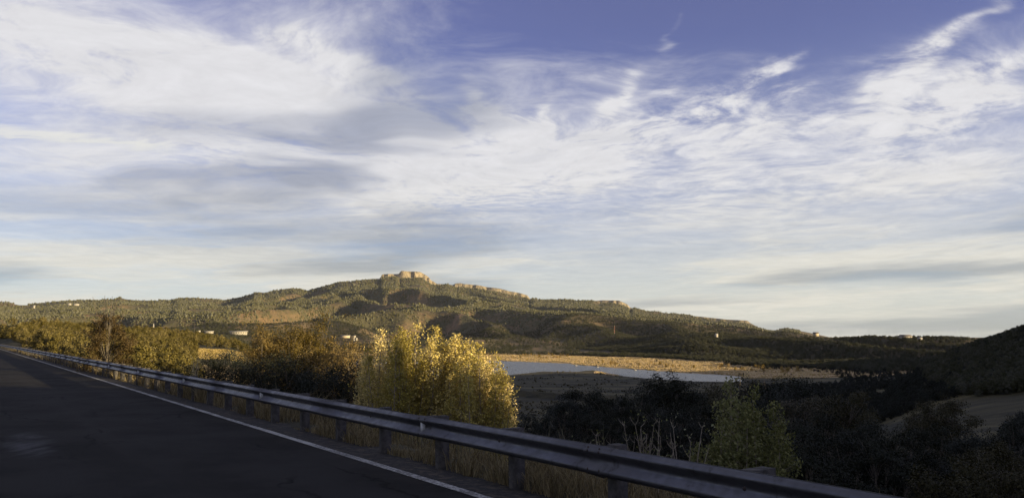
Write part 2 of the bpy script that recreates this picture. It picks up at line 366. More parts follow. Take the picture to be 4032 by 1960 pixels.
s1 = t.mix(t.ramp(t.noise(sp_, 0.02, 7, 0.65), 0.36, 0.62), (0.52, 0.38, 0.165), (0.30, 0.21, 0.09))
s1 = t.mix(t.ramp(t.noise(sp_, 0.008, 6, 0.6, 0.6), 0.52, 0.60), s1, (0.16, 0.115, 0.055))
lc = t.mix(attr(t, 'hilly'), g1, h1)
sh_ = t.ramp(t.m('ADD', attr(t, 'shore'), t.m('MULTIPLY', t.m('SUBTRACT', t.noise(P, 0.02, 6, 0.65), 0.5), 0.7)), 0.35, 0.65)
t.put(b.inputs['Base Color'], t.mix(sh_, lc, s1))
b1 = t.node('ShaderNodeBump'); b1.inputs['Strength'].default_value = 1.0; b1.inputs['Distance'].default_value = 0.35; t.put(b1.inputs['Height'], t.noise(P, 0.6, 6, 0.65))
b2_ = t.node('ShaderNodeBump'); b2_.inputs['Strength'].default_value = 1.0; b2_.inputs['Distance'].default_value = 2.0; t.put(b2_.inputs['Height'], t.m('MULTIPLY', t.noise(P, 0.12, 6, 0.65), t.m('MAXIMUM', sh_, attr(t, 'hilly')))); t.put(b2_.inputs['Normal'], b1.outputs[0])
t.put(b.inputs['Normal'], b2_.outputs[0]); M['land'] = m
m, t, b = mat('mountain_ground', (0.2, 0.15, 0.08), 0.95)
geo = t.node('ShaderNodeNewGeometry'); P = geo.outputs['Position']
mc = t.mix(t.ramp(t.noise(P, 0.0035, 6, 0.6), 0.42, 0.60), (0.075, 0.068, 0.034), (0.17, 0.115, 0.062))
mc = t.mix(t.ramp(t.noise(P, 0.03, 5, 0.7), 0.45, 0.65), mc, (0.075, 0.07, 0.034))
mc = t.mix(t.ramp(t.noise(P, 0.0022, 5, 0.6, 0.6), 0.60, 0.68), mc, (0.21, 0.14, 0.085))
rock = t.mix(t.ramp(t.noise(t.vm('MULTIPLY', P, (2.2, 2.2, 0.5)), 0.03, 7, 0.7), 0.3, 0.65), (0.10, 0.085, 0.058), (0.38, 0.31, 0.20))
nz = t.sep(geo.outputs['True Normal'])[2]
rim_ = t.ramp(t.vm('LENGTH', P, out=1), 6780, 6850)
t.put(b.inputs['Base Color'], t.mix(t.m('MULTIPLY', t.ramp(nz, 0.62, 0.80, 1.0, 0.0), rim_), mc, rock))
bn = t.node('ShaderNodeBump'); bn.inputs['Strength'].default_value = 1.0; bn.inputs['Distance'].default_value = 14.0
t.put(bn.inputs['Height'], t.noise(P, 0.03, 6, 0.65)); t.put(b.inputs['Normal'], bn.outputs[0]); M['mountain'] = m
M['far_tree'] = leaf_mat('far_forest', [(0.040, 0.045, 0.023), (0.064, 0.066, 0.032), (0.10, 0.094, 0.043)], 0.0)
m, t, b = mat('lake_water', (0.03, 0.04, 0.055), 0.12)
b.inputs['Roughness'].default_value = 0.22; b.inputs['IOR'].default_value = 1.33; b.inputs['Specular IOR Level'].default_value = 0.22
P = t.node('ShaderNodeNewGeometry').outputs['Position']
bn = t.node('ShaderNodeBump'); bn.inputs['Strength'].default_value = 1.0; bn.inputs['Distance'].default_value = 1.1
t.put(bn.inputs['Height'], t.noise(t.vm('MULTIPLY', P, (1, 0.5, 1)), 0.5, 5, 0.6)); t.put(b.inputs['Normal'], bn.outputs[0]); M['water'] = m
M['plaster'] = mottled('pale_wall_paint', (0.40, 0.37, 0.31), (0.33, 0.30, 0.245), 0.4, 0.8)
M['tanwall'] = mottled('tan_wall_paint', (0.55, 0.45, 0.30), (0.48, 0.40, 0.27), 0.4, 0.8)
M['roof'] = mottled('grey_roofing', (0.16, 0.14, 0.12), (0.11, 0.10, 0.09), 0.5, 0.8)
M['roof_pale'] = mottled('pale_metal_roofing', (0.36, 0.34, 0.30), (0.28, 0.265, 0.24), 0.3, 0.6)
M['glass'] = mat('dark_window_glass', (0.02, 0.025, 0.03), 0.15)[0]
M['red'] = mat('red_mast_paint', (0.42, 0.10, 0.06), 0.6)[0]

# ------------------------------------------------------------------ terrain
# the road: a straight strip on the plane z = -1.855 - 0.012 y; s across it from the edge line (valley side +), t along it
DX, DY = -0.5683, 0.8228; NX, NY = 0.8228, 0.5683; S0 = 5.13
def st_of(x, y): return x * NX + y * NY - S0, x * DX + y * DY
def xy_of(s, t_): return (s + S0) * NX + t_ * DX, (s + S0) * NY + t_ * DY
def plane_z(y): return -1.855 - 0.012 * y

RT = np.array([2, 30, 60, 120, 250, 400, 650, 1000, 1400, 1900, 2600, 3500, 4800, 6850.])
def th(px): return math.degrees(math.atan((px - CX) / F))
COLS = [  # azimuth in degrees: ground heights at the radii RT
    (-180, [-2, -2, 0, 4, 12, 20, 25, 30, 30, 30, 40, 60, 90, 150]),
    (-100, [-2, -1, 1, 4, 8, 12, 15, 15, 20, 30, 40, 60, 90, 180]),
    (-60, [-2, -2, -2, -3, -2, 2, 0, -10, -15, -10, 5, 40, 100, 220]),
    (-40, [-2, -3, -3, -3.6, -3, 2, -6, -22, -32, -28, -8, 36, 100, 225]),
    (th(0), [-2, -3.5, -3.5, -4.2, -3.6, 2.2, -8, -25, -35, -30, -10, 34, 100, 0]),
    (th(60), [-2, -4, -4, -4.8, -4.2, 0.2, -11, -28, -37, -30, -8, 30, 95, 0]),
    (th(110), [-2, -4, -5, -5.4, -5.0, -2.0, -14, -30, -38, -30, -6, 20, 88, 0]),
    (th(160), [-2, -4, -5.5, -6.5, -5.8, -3.2, -17, -34, -40, -33, -12, 8, 80, 0]),
    (th(205), [-2, -4, -6, -7.5, -6.6, -5.5, -22, -40, -44, -36, -14, -2, 74, 0]),
    (th(240), [-2, -5, -7, -8.5, -6.6, -9, -30, -48, -50, -42, -18, -2, 76, 0]),
    (th(290), [-2, -5, -8, -12, -15, -34, -48, -54, -54, -45, -28, 0, 84, 0]),
    (th(360), [-2, -6, -9, -18, -34, -47, -57, -57, -55, -41, -34, 0, 100, 0]),
    (th(430), [-2, -6, -10, -20, -38, -52, -58, -60, -58, -46, -37, 2, 100, 0]),
    (th(500), [-2, -7, -10, -21, -41, -54, -58.3, -60, -59.5, -53, -40, 8, 96, 0]),
    (th(600), [-2, -7, -11, -23, -43, -55, -58, -60, -57, -44, -31, 0, 62, 0]),
    (th(700), [-2, -8, -12, -24, -44, -56, -58.5, -60, -51, -26, -35, -18, 24, 0]),
    (th(760), [-2, -8, -12, -24, -43, -55, -58.5, -59, -47, -21, -40, -36, 0, 0]),
    (th(820), [-2, -8, -12, -23, -40, -52, -56, -56, -42, -18, -50, -50, -20, 0]),
    (th(880), [-2, -8, -11.5, -20.5, -34, -44, -50, -52, -40, -20, -60, -60, -40, 0]),
    (th(930), [-2, -8, -11, -18, -29.5, -36, -26, -48, -40, -24, -60, -60, -60, 0]),
    (th(975), [-2, -8, -10.5, -17, -28, -31, -13, -40, -38, -25, -60, -60, -60, 0]),
    (th(1015), [-2, -8, -10, -16.5, -27, -29, -5, -22, -30, -28, -60, -60, -60, 0]),
    (36, [-2, -7, -9, -14, -22, -20, 14, 0, -12, -20, -60, -60, -60, -60]),
    (45, [-2, -6, -7, -10, -12, 8, 60, 60, 30, 5, -40, -40, -40, -40]),
    (60, [-2, -4, -4, -2, 12, 50, 105, 110, 70, 30, 0, 0, 0, 0]),
    (80, [-2, -3, 0, 8, 28, 55, 95, 110, 80, 60, 40, 40, 40, 40]),
    (110, [-2, -2, 1, 8, 26, 50, 80, 95, 80, 60, 60, 60, 60, 60]),
    (140, [-2, -2, 1, 8, 20, 36, 60, 70, 70, 60, 60, 60, 60, 60]),
    (180, [-2, -2, 0, 4, 12, 20, 25, 30, 30, 30, 40, 60, 90, 150])]
# skyline of the massif and the height of the rock band under it, (pixel x, pixel y) read off the photograph at 7 km
c1 = [(0, 475), (100, 480), (200, 502), (280, 502), (400, 490), (500, 478), (680, 465), (1000, 458), (1100, 445), (1190, 433), (1250, 445), (1350, 455), (1500, 457), (1700, 460), (1760, 443), (1900, 440), (2050, 443), (2210, 460), (2350, 440), (2480, 400)]
c2 = [(0, 385), (50, 375), (100, 383), (200, 365), (400, 345), (450, 352), (520, 370), (600, 350), (700, 320), (850, 280), (950, 278), (1040, 255), (1060, 248), (1180, 240), (1240, 236), (1262, 192), (1430, 190), (1445, 162), (1640, 170), (1690, 200), (1722, 220), (1738, 248), (1810, 290), (1900, 292), (1960, 300), (1985, 285), (2030, 280), (2070, 290), (2200, 300), (2300, 320), (2420, 335), (2490, 352)]
c3 = [(0, 108), (100, 125), (190, 150), (215, 182), (340, 200), (500, 198), (640, 203), (880, 205), (920, 200), (1090, 203), (1170, 235), (1200, 270), (1370, 318), (1500, 320), (1700, 345), (1900, 362), (2150, 390), (2350, 400), (2380, 425), (2480, 480), (2600, 505), (2740, 480), (2800, 490), (2950, 520), (3300, 600)]
q = 2.504 * 3.9375
SKYL = np.array([(x / q, 1000 / 3.9375 + y / q) for x, y in c1] + [((1000 + x / 2.504) / 3.9375, 1000 / 3.9375 + y / q) for x, y in c2] + [((2000 + x / 2.504) / 3.9375, 1100 / 3.9375 + y / q) for x, y in c3])
CLIFF = np.array([(0, 0), (355, 0), (360, 1.6), (378, 2.0), (381, 4.5), (398, 4.0), (400, 8.5), (420, 7.2), (428, 7.0), (433, 4.5), (438, 2.5), (446, 1.2), (452, 2.0), (456, 5.2), (470, 4.6), (482, 4.4), (507, 4.6), (520, 4.5), (529, 3.0), (533, 0.2), (592, 0.3), (600, 3.4), (612, 3.4), (620, 4.5), (630, 3.0), (634, 0), (690, 0.2), (698, 2.4), (730, 2.0), (748, 3.6), (752, 1.5), (758, 0), (1024, 0)])
azs = np.array([c[0] for c in COLS]); ztab = np.array([c[1] for c in COLS], float)
dense = np.arange(-37, 37.001, 0.1)
THD = np.concatenate([np.arange(-180, -37.5, 1.5), dense, np.arange(38.5, 180.1, 1.5)])
TH = np.radians(THD)
RR = np.concatenate([np.geomspace(1.2, 60, 90)[:-1], np.geomspace(60, 1600, 190)[:-1], np.linspace(1600, 6700, 225)[:-1], np.linspace(6700, 7150, 62)[:-1], np.geomspace(7150, 12500, 14)])
NT_, NR = len(TH), len(RR)
fin = np.arange(-180, 180.01, 0.5); zt = np.empty((len(fin), len(RT)))
for k in range(len(RT)):
    a = np.interp(fin, azs, ztab[:, k]); ker = np.array([1, 2, 3, 2, 1.]); zt[:, k] = np.convolve(np.pad(a, 2, mode='edge'), ker / ker.sum(), 'valid')
pxs = CX + F * np.tan(np.clip(np.radians(fin), -1.2, 1.2))
infr = (fin > -36.5) & (fin < 36.5)
sky_y = np.interp(pxs, SKYL[:, 0], SKYL[:, 1])
def z_of_y(px, y, r):   # height at horizontal distance r that shows at pixel row y
    x, v = (px - CX) / F, (CY - y) / F
    Y_, Z_ = math.cos(PITCH) - v * math.sin(PITCH), math.sin(PITCH) + v * math.cos(PITCH)
    return r * Z_ / np.sqrt(x * x + Y_ * Y_)
crest_f = np.where(infr, z_of_y(pxs, sky_y, 6900.0), zt[:, -1])
crest_f = np.where(fin <= -36.5, z_of_y(np.full_like(pxs, -30.0), 302.0, 6900.0), crest_f); crest_f = np.where(fin >= 36.5, -60.0, crest_f)
cl_m = np.interp(pxs, CLIFF[:, 0], CLIFF[:, 1]) * infr * 8.9
def pchip(xk, yk, x):   # yk (n,K) -> (n,len(x))
    h = np.diff(xk); d = np.diff(yk, axis=1) / h
    mm = np.zeros_like(yk); p = d[:, :-1] * d[:, 1:]
    mm[:, 1:-1] = np.where(p > 0, 2 * p / (d[:, :-1] + d[:, 1:] + 1e-12 * np.sign(d[:, :-1] + d[:, 1:] + 1e-20)), 0); mm[:, 0] = d[:, 0]; mm[:, -1] = d[:, -1]
    i = np.clip(np.searchsorted(xk, x) - 1, 0, len(h) - 1); tt = (x - xk[i]) / h[i]; H_ = h[i]
    return ((1 + 2 * tt) * (1 - tt)**2 * yk[:, i] + tt * (1 - tt)**2 * H_ * mm[:, i] + tt * tt * (3 - 2 * tt) * yk[:, i + 1] + tt * tt * (tt - 1) * H_ * mm[:, i + 1])
zc = np.stack([np.interp(THD, fin, zt[:, k]) for k in range(len(RT) - 1)], 1)
px_c = CX + F * np.tan(np.clip(TH, -1.2, 1.2))
crest = np.where(np.abs(THD) < 36.5, z_of_y(px_c, np.interp(px_c, SKYL[:, 0], SKYL[:, 1]), 6900.0), np.interp(THD, fin, crest_f))
cliff = np.where(np.abs(THD) < 36.5, np.interp(px_c, CLIFF[:, 0], CLIFF[:, 1]) * 8.9, 0)
foot = crest - cliff
zc = np.concatenate([zc, foot[:, None]], 1)
rq = np.minimum(RR, 6850.0)
Z = pchip(np.log(RT), zc, np.log(np.maximum(rq, 2.0)))                        # (NT_, NR)
X = np.sin(TH)[:, None] * RR[None]; Y = np.cos(TH)[:, None] * RR[None]; R2 = np.broadcast_to(RR[None], X.shape)
# relief: spurs and ravines running down from the massif, rolling foothills
wxn, wyn = fbm(X / 900, Y / 900, 3) * 260, fbm(X / 900 + 31, Y / 900 + 7, 3) * 260
n1 = 1 - 2 * np.abs(pnoise((X + wxn) / 620 + 3.1, (Y + wyn + 0.35 * X) / 1150 + 1.7)) * 1.6
n2 = 1 - 2 * np.abs(pnoise((X + wxn * .6) / 270 + 9.1, (Y + wyn * .6 - .3 * X) / 480)) * 1.6
n3 = fbm(X / 120, Y / 120, 4)
amp = 175 * sst(R2, 2300, 3800) * (1 - 0.88 * sst(R2, 5800, 6820)) + 26 * sst(R2, 1500, 2200) * (1 - sst(R2, 5600, 6800))
rgt = sst(np.degrees(TH), 12, 17)[:, None]
amp = amp * (1 - 0.25 * rgt)
Z = Z + amp * (n1 - 0.45) + 0.28 * amp * (n2 - 0.45) + (2 + 0.06 * amp) * n3 * sst(R2, 600, 2000)
Z = Z + fbm(X / 45, Y / 45, 3) * 1.2 * sst(R2, 60, 200) * (1 - sst(R2, 600, 1500)) * (1 - 0.8 * ((Z < -57) & (R2 < 1500)))
# nothing in front of the massif stands above its skyline
line = np.where(R2 > 2300, R2 / 6900.0 * foot[:, None] * np.where(foot[:, None] > 0, 0.30 + 0.70 * np.clip((R2 - 2300) / 4550, 0, 1), 1.0) - 8, 1e6)
line = np.where(np.abs(THD)[:, None] < 36.5, line, 1e6)
Z = np.where((R2 > 2300) & (R2 < 6860), -np.logaddexp(-Z / 9, -np.maximum(line, -55) / 9) * 9, Z)
# front hills beyond the far shore: gullies that hold shade
gul = 1 - 2 * np.abs(pnoise((X + wxn * .35 + 0.35 * Y) / 300, (Y * 0.55 + wyn * .2) / 360 + 4.4)) * 1.7
Z = Z + 26 * (gul - 1.0) * sst(R2, 1200, 1450) * (1 - sst(R2, 1780, 1900)) * sst(np.degrees(TH), -2, 4)[:, None]
# the main spurs of the massif: steep on the side away from the sun, so that they hold long shadows
rows_ = HOR - F * Z / np.maximum(R2 * np.cos(TH)[:, None], 1.0)
for (spx, sy_, H_, w_, l_) in ((386, 298, 20, 240, 240), (414, 315, 50, 340, 420), (347, 327, 40, 240, 360), (184, 318, 38, 260, 380), (213, 322, 46, 240, 340), (247, 317, 36, 220, 300), (472, 311, 40, 280, 340), (506, 318, 44, 260, 360),
                               (548, 322, 52, 260, 400), (587, 314, 34, 260, 320), (642, 322, 50, 300, 400), (692, 326, 44, 280, 380), (302, 305, 42, 260, 360), (132, 309, 36, 240, 340), (62, 312, 36, 240, 340), (442, 324, 56, 280, 380), (340, 311, 44, 260, 340)):
    i_ = int(np.argmin(np.abs(TH - math.atan((spx - CX) / F)))); cand_ = np.where((RR > 2700) & (RR < 6400))[0]
    j_ = cand_[np.argmin(np.abs(rows_[i_, cand_] - sy_))]; r_ = RR[j_]
    lat = (TH[:, None] - TH[i_]) * R2 + fbm(R2 / 300, TH[:, None] * 0 + spx, 2) * 60 + .35 * (R2 - r_); rad = R2 - r_
    Z = Z + H_ * np.exp(-np.where(lat < 0, lat / (w_ * .42), lat / (w_ * 1.25))**2 - (rad / l_)**2) * (1 - sst(R2, 6300, 6750))
line2 = R2 / 6900.0 * foot[:, None] * np.where(foot[:, None] > 0, 0.55 + 0.42 * np.clip((R2 - 2300) / 4550, 0, 1), 1.0) - 8
Z = np.where((R2 > 2500) & (R2 < 6860) & (np.abs(THD)[:, None] < 36.5), -np.logaddexp(-Z / 6, -np.maximum(line2, -50) / 6) * 6, Z)
# the rock band of the summit
but = fbm(TH * 6900 / 90, TH * 0 + 2.2, 4, 0.6) * 26 + fbm(TH * 6900 / 26, TH * 0 + 8.2, 2) * 18
rim = 6885.0 + but[:, None]
step = sst(R2, rim, rim + 22)
ledge = 0.5 * sst(R2, rim, rim + 9) + 0.5 * sst(R2, rim + 20, rim + 32)
step = np.where(fbm(TH * 6900 / 160, TH * 0, 2)[:, None] > 0.1, ledge, step)
zfar = np.where(R2 > 6850, foot[:, None] + cliff[:, None] * step, Z)
near_c = sst(R2, 6350, 6850)
Z = np.where(R2 > 6850, zfar, Z * (1 - near_c) + foot[:, None] * near_c)
Z = np.where(R2 > 7100, (foot + cliff)[:, None] - (R2 - 7100) * 0.09, Z)
# hill beside the road on the sun side (out of frame): it keeps the road in shade
SD = (math.sin(SUN_AZ), math.cos(SUN_AZ)); qq = X * SD[0] + Y * SD[1]; pp = X * (-SD[1]) + Y * SD[0]
CR = np.array([(-400, -30, 100), (-120, -10, 20), (-60, 1.5, -15), (21.6, 1.5, -15), (22.5, -5.0, -13), (25.5, -5.0, -12), (26.8, -2.5, -18), (30, -2.8, -23), (36, -1.2, -36), (41, -0.8, -42), (50, -1.6, -58), (58, -2.6, -64), (66, -8, -76), (90, -10, -60), (130, -14, -10), (200, -20, 30), (300, -30, 80), (400, -40, 100)])
CRX = CR[:, 0]; CRZ = CR[:, 1] + math.tan(SUN_EL) * (122 - CR[:, 2])
knoll = np.interp(pp, CRX, CRZ) * np.exp(-((qq - 122) / 42)**2) - 14 * (1 - np.exp(-((qq - 122) / 60)**2)) + fbm(X / 14, Y / 14, 3) * 0.4
km = (qq > 45) & (qq < 260) & (np.abs(THD)[:, None] > 50)
Z = np.where(km, np.maximum(Z, knoll), Z)
# embankment and road bench
s_, t_ = st_of(X, Y)
pz = plane_z(Y)
bank = pz - 0.05 - 0.46 * np.maximum(s_ - 1.5, 0) + fbm(X / 3.0, Y / 3.0, 3) * 0.12 * sst(s_, 1.5, 4)
low_side = np.maximum(bank, np.minimum(Z, pz + 0.4 * np.maximum(s_ - 4, 0)))
cut = np.where(s_ > 1.2, low_side, np.where(s_ > -8.2, pz - 0.05, np.maximum(np.minimum(Z, pz + (-8.2 - s_) * 0.6), pz - 0.05)))
onroad = (t_ > -60) & (t_ < 420)
Z = np.where(onroad & (s_ < 90), np.where(s_ > 60, Z * ((s_ - 60) / 30) + cut * (1 - (s_ - 60) / 30), cut), Z)
# the lake: shoreline polygon read at water level, basin pressed below it
WL = -60.0
def on_level(px, py, z): d = px_dir(px, py); return d[0] * z / d[2], d[1] * z / d[2]
def c3p(x, y): return (2000 + x / 2.504) / 3.9375, (1100 + y / 2.504) / 3.9375
far_s = [c3p(*p) for p in ((-1500, 775), (-700, 790), (0, 800), (300, 812), (600, 824), (700, 840), (850, 850), (1200, 878), (1450, 895), (1700, 915), (2100, 935), (2300, 952))]
near_s = [c3p(*p) for p in ((2300, 1000), (1900, 1000), (1310, 966), (1150, 946), (1035, 930), (960, 915), (870, 893), (770, 889), (752, 897), (700, 902), (560, 902), (350, 899), (180, 916), (0, 937), (-700, 940), (-1500, 900))]
LAKE = np.array([on_level(px, py, WL) for px, py in far_s + near_s])
def poly_sd(px, py, P):
    inside = np.zeros(px.shape, bool); dm = np.full(px.shape, 1e9)
    for i in range(len(P)):
        ax, ay = P[i]; bx, by = P[(i + 1) % len(P)]
        ex_, ey_ = bx - ax, by - ay; tt = np.clip(((px - ax) * ex_ + (py - ay) * ey_) / (ex_ * ex_ + ey_ * ey_ + 1e-9), 0, 1)
        dm = np.minimum(dm, np.hypot(px - ax - tt * ex_, py - ay - tt * ey_))
        cnd = (ay > py) != (by > py); xx = ax + (py - ay) * ex_ / (ey_ + (ey_ == 0) * 1e-9)
        inside ^= cnd & (px < xx)
    return np.where(inside, -dm, dm)
wm = (R2 > 300) & (R2 < 2600) & (np.abs(THD)[:, None] < 37)
sd = np.full(X.shape, 1e4); sd[wm] = poly_sd(X[wm], Y[wm], LAKE)
sd = sd + fbm(X / 60, Y / 60, 3) * 5
shore_w = sst(sd, 30, 300)
Z = np.where(sd < 3, WL - 1.2 * sst(-sd, -3, 12) + 0.15, np.where(sd < 300, np.maximum(WL + 0.15 + 0.018 * sd, Z * shore_w + (WL + 0.15 + 0.018 * sd) * (1 - shore_w)), Z))

VERT = np.stack([X, Y, Z], -1).reshape(-1, 3)
ii, jj = np.meshgrid(np.arange(NT_ - 1), np.arange(NR - 1), indexing='ij')
QU = np.stack([ii * NR + jj, (ii + 1) * NR + jj, (ii + 1) * NR + jj + 1, ii * NR + jj + 1], -1)[..., ::-1]
rmid = RR[jj]; sdm = sd[ii, jj]; zm = Z[ii, jj]
FS = np.array([on_level(px, py, WL) for px, py in far_s]); fs_az = np.degrees(np.arctan2(FS[:, 0], FS[:, 1])); fs_r = np.hypot(FS[:, 0], FS[:, 1])
beyond = rmid > np.interp(THD[ii], fs_az, fs_r) - 30
tip_az, tip_r = [np.array(v) for v in zip(*[(math.degrees(math.atan2(*on_level(*c3p(*p), WL))), math.hypot(*on_level(*c3p(*p), WL))) for p in ((860, 905), (1040, 928))])]
beyond |= (THD[ii] > tip_az[0]) & (THD[ii] < tip_az[1] + .4) & (np.abs(rmid - np.interp(THD[ii], tip_az, tip_r)) < 30)
shore_m = beyond & (sdm < 330) & (rmid > 500) & (rmid < 1700) & (zm < -48)
zones = {'mountain': rmid >= 2900, 'hills': (rmid >= 1250) & (rmid < 2900) & ~shore_m, 'lake_shore': shore_m, 'ground': (rmid < 1250) & ~shore_m}
bey_v = sst(R2 - np.interp(THD, fs_az, fs_r)[:, None], -60, 10)
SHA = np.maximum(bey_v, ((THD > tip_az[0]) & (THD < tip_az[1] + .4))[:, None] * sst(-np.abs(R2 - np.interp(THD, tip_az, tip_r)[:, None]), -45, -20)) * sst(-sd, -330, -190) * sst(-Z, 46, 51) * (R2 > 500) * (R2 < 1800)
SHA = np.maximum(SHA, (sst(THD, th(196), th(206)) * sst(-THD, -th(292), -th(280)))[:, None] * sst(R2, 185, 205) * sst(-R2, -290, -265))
HLA = sst(R2, 1000, 1450)
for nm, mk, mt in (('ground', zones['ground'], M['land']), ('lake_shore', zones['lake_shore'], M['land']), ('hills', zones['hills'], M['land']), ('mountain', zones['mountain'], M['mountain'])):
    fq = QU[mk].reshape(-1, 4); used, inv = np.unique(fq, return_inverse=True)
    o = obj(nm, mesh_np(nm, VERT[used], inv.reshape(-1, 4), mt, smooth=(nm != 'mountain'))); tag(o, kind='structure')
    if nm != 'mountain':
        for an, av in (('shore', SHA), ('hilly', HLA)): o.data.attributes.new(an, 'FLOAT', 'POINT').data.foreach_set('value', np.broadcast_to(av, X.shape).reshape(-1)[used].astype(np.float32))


def gz(x, y):
    """ground height under (x, y), from the terrain grid"""
    x, y = np.asarray(x, float), np.asarray(y, float)
    a = np.degrees(np.arctan2(x, y)); r = np.hypot(x, y)
    i = np.clip(np.searchsorted(THD, a) - 1, 0, NT_ - 2); j = np.clip(np.searchsorted(RR, r) - 1, 0, NR - 2)
    fa = (a - THD[i]) / (THD[i + 1] - THD[i]); fr = np.clip((r - RR[j]) / (RR[j + 1] - RR[j]), 0, 1)
    return (Z[i, j] * (1 - fa) + Z[i + 1, j] * fa) * (1 - fr) + (Z[i, j + 1] * (1 - fa) + Z[i + 1, j + 1] * fa) * fr


lk = LAKE.copy(); cxy = lk.mean(0)
x0, x1, y0, y1 = lk[:, 0].min() - 60, lk[:, 0].max() + 60, lk[:, 1].min() - 40, lk[:, 1].max() + 60
tag(obj('lake_water', mesh_np('lake_water', [(x0, y0, WL), (x1, y0, WL), (x1, y1, WL), (x0, y1, WL)], np.array([[0, 1, 2, 3]]), M['water'])), kind='structure')


def strip(name, s_edges, dz, mt, t0, t1, n, jag=0.0, seed=0):
    rg = np.random.RandomState(seed); tt = np.linspace(t0, t1, n); v = []
    for k, (s, d) in enumerate(zip(s_edges, dz)):
        sj = s + (rg.randn(n) * jag if k == len(s_edges) - 1 else 0)
        x, y = xy_of(sj, tt); v.append(np.stack([x, y, plane_z(y) + d], -1))
    v = np.concatenate(v); f = []
    for k in range(len(s_edges) - 1):
        a = np.arange(n - 1) + k * n; f.append(np.stack([a, a + n, a + n + 1, a + 1], -1)[:, ::-1])
    return tag(obj(name, mesh_np(name, v, np.concatenate(f), mt)), kind='structure')


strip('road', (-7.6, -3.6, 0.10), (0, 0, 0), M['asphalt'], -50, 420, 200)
strip('edge_line', (-0.072, 0.066), (0.004, 0.004), M['paint'], -50, 420, 400, 0.004, 3)
strip('shoulder', (0.09, 0.5, 0.92), (-0.004, -0.02, -0.045), M['gravel'], -50, 420, 900, 0.09, 5)

# ------------------------------------------------------------------ guardrail
TP0, SP = 8.4, 1.905
rail = empty('guardrail'); tag(rail, 'long galvanised steel guardrail on timber posts along the road edge', 'guardrail')
prof = [(-.156, .018), (-.140, .052), (-.112, .083), (-.078, .083), (-.030, .006), (.030, .006), (.078, .083), (.112, .083), (.140, .052), (.156, .018)]
RC, RS = 0.575, 0.475                    # centre height over the road and back plane of the rail (s)
def road_pt(s, tq, h): x, y = xy_of(s, tq); return np.array([x, y, plane_z(y) + h])
L_P = SP * 2
ang_z = math.atan2(DY, DX); slope = -0.012 * DY
def oriented(name, me, parent, s, tq, h):
    o = obj(name, me, parent); p = road_pt(s, tq, h); o.location = p
    o.rotation_euler = (0, -math.atan(slope), ang_z); return o
# local frame: x along the road (t), y to the road's left seen along t = away from the valley (-s), z up
pv = []; pn = len(prof)
for xx in np.linspace(-0.16, L_P + 0.16, 5):
    off = 0.007 if xx > L_P else 0.0
    for (zz_, dd) in prof: pv.append((xx, dd + off, zz_))
    for (zz_, dd) in prof: pv.append((xx, dd + off - 0.0035, zz_))
pf = []
for k in range(4):
    a, b2 = k * 2 * pn, (k + 1) * 2 * pn
    for i in range(pn - 1):
        pf.append((a + i, b2 + i, b2 + i + 1, a + i + 1)); pf.append((a + pn + i, a + pn + i + 1, b2 + pn + i + 1, b2 + pn + i))
    for i, j_ in ((0, 0), (pn - 1, pn - 1)): pf.append((a + i, a + pn + i, b2 + pn + i, b2 + i))
for a in (0, 4 * 2 * pn):
    for i in range(pn - 1): pf.append((a + i, a + i + 1, a + pn + i + 1, a + pn + i))
panel_me = mesh_np('rail_panel', pv, np.array(pf), M['steel'])
mb = MB(); a = np.arange(8) * 2 * np.pi / 8
mb.add(np.concatenate([np.stack([0.022 * np.cos(a), np.zeros(8), 0.022 * np.sin(a)], -1), [[0, 0.02, 0]]]), None, np.stack([np.arange(8), (np.arange(8) + 1) % 8, np.full(8, 8)], -1))
mount_me = mb.mesh('mounting_bolt', M['bolt'])
mb = MB(); mb.box(-0.07, 0.07, -0.18, -0.001, -0.165, 0.138); block_me = mb.mesh('block', M['timber'])
mb = MB(); mb.box(-0.072, 0.072, -0.34, -0.184, -1.6, 0.142); post_me = mb.mesh('post', M['timber'])
# reflector: a bent trapezoid plate standing out of the hollow of the rail
tp = [(-0.030, 0.0), (0.030, 0.0), (0.070, 0.074), (-0.070, 0.074)]
rv = [(0.003, d + .008, z) for z, d in tp] + [(-0.003, d + .008, z) for z, d in tp] + [(0.003, .0085, -.05), (0.003, .0085, .05), (0.07, .0085, .05), (0.07, .0085, -.05)]
refl_me = mesh_np('reflector', rv, np.array([[0, 1, 2, 3], [7, 6, 5, 4], [0, 3, 7, 4], [1, 5, 6, 2], [2, 6, 7, 3], [8, 9, 10, 11]]), M['reflector'])
rg = np.random.RandomState(11)
def sub(name, me, parent, loc, sc=1.0):
    o = obj(name, me, parent, loc); o.scale = (sc, sc, sc); return o
for k in range(-5, 90):
    tq = TP0 + k * SP
    b_o = oriented('post', post_me, rail, RS, tq, RC + rg.uniform(-.012, .012)); b_o.rotation_euler.x += rg.uniform(-.02, .02); b_o.rotation_euler.y += rg.uniform(-.02, .02)
    sub('block', block_me, b_o, (0, 0, rg.uniform(-.01, .012)))
    if k % 2 == 1:
        p_o = oriented('rail_panel', panel_me, rail, RS + rg.uniform(-.006, .006), tq, RC + rg.uniform(-.006, .006)); p_o.rotation_euler.z += rg.uniform(-.0015, .0015)
        if k < 30:
            for xx in (-.09, .09):
                for zz_, dd in ((.126, .071), (-.126, .071), (.095, .084), (-.095, .084)): sub('splice_bolt', mount_me, p_o, (xx, dd, zz_), .75)
            sub('mounting_bolt', mount_me, p_o, (SP, .006, 0))
        if (k - 1) % 4 == 0: sub('reflector', refl_me, p_o, (.02, 0, 0))


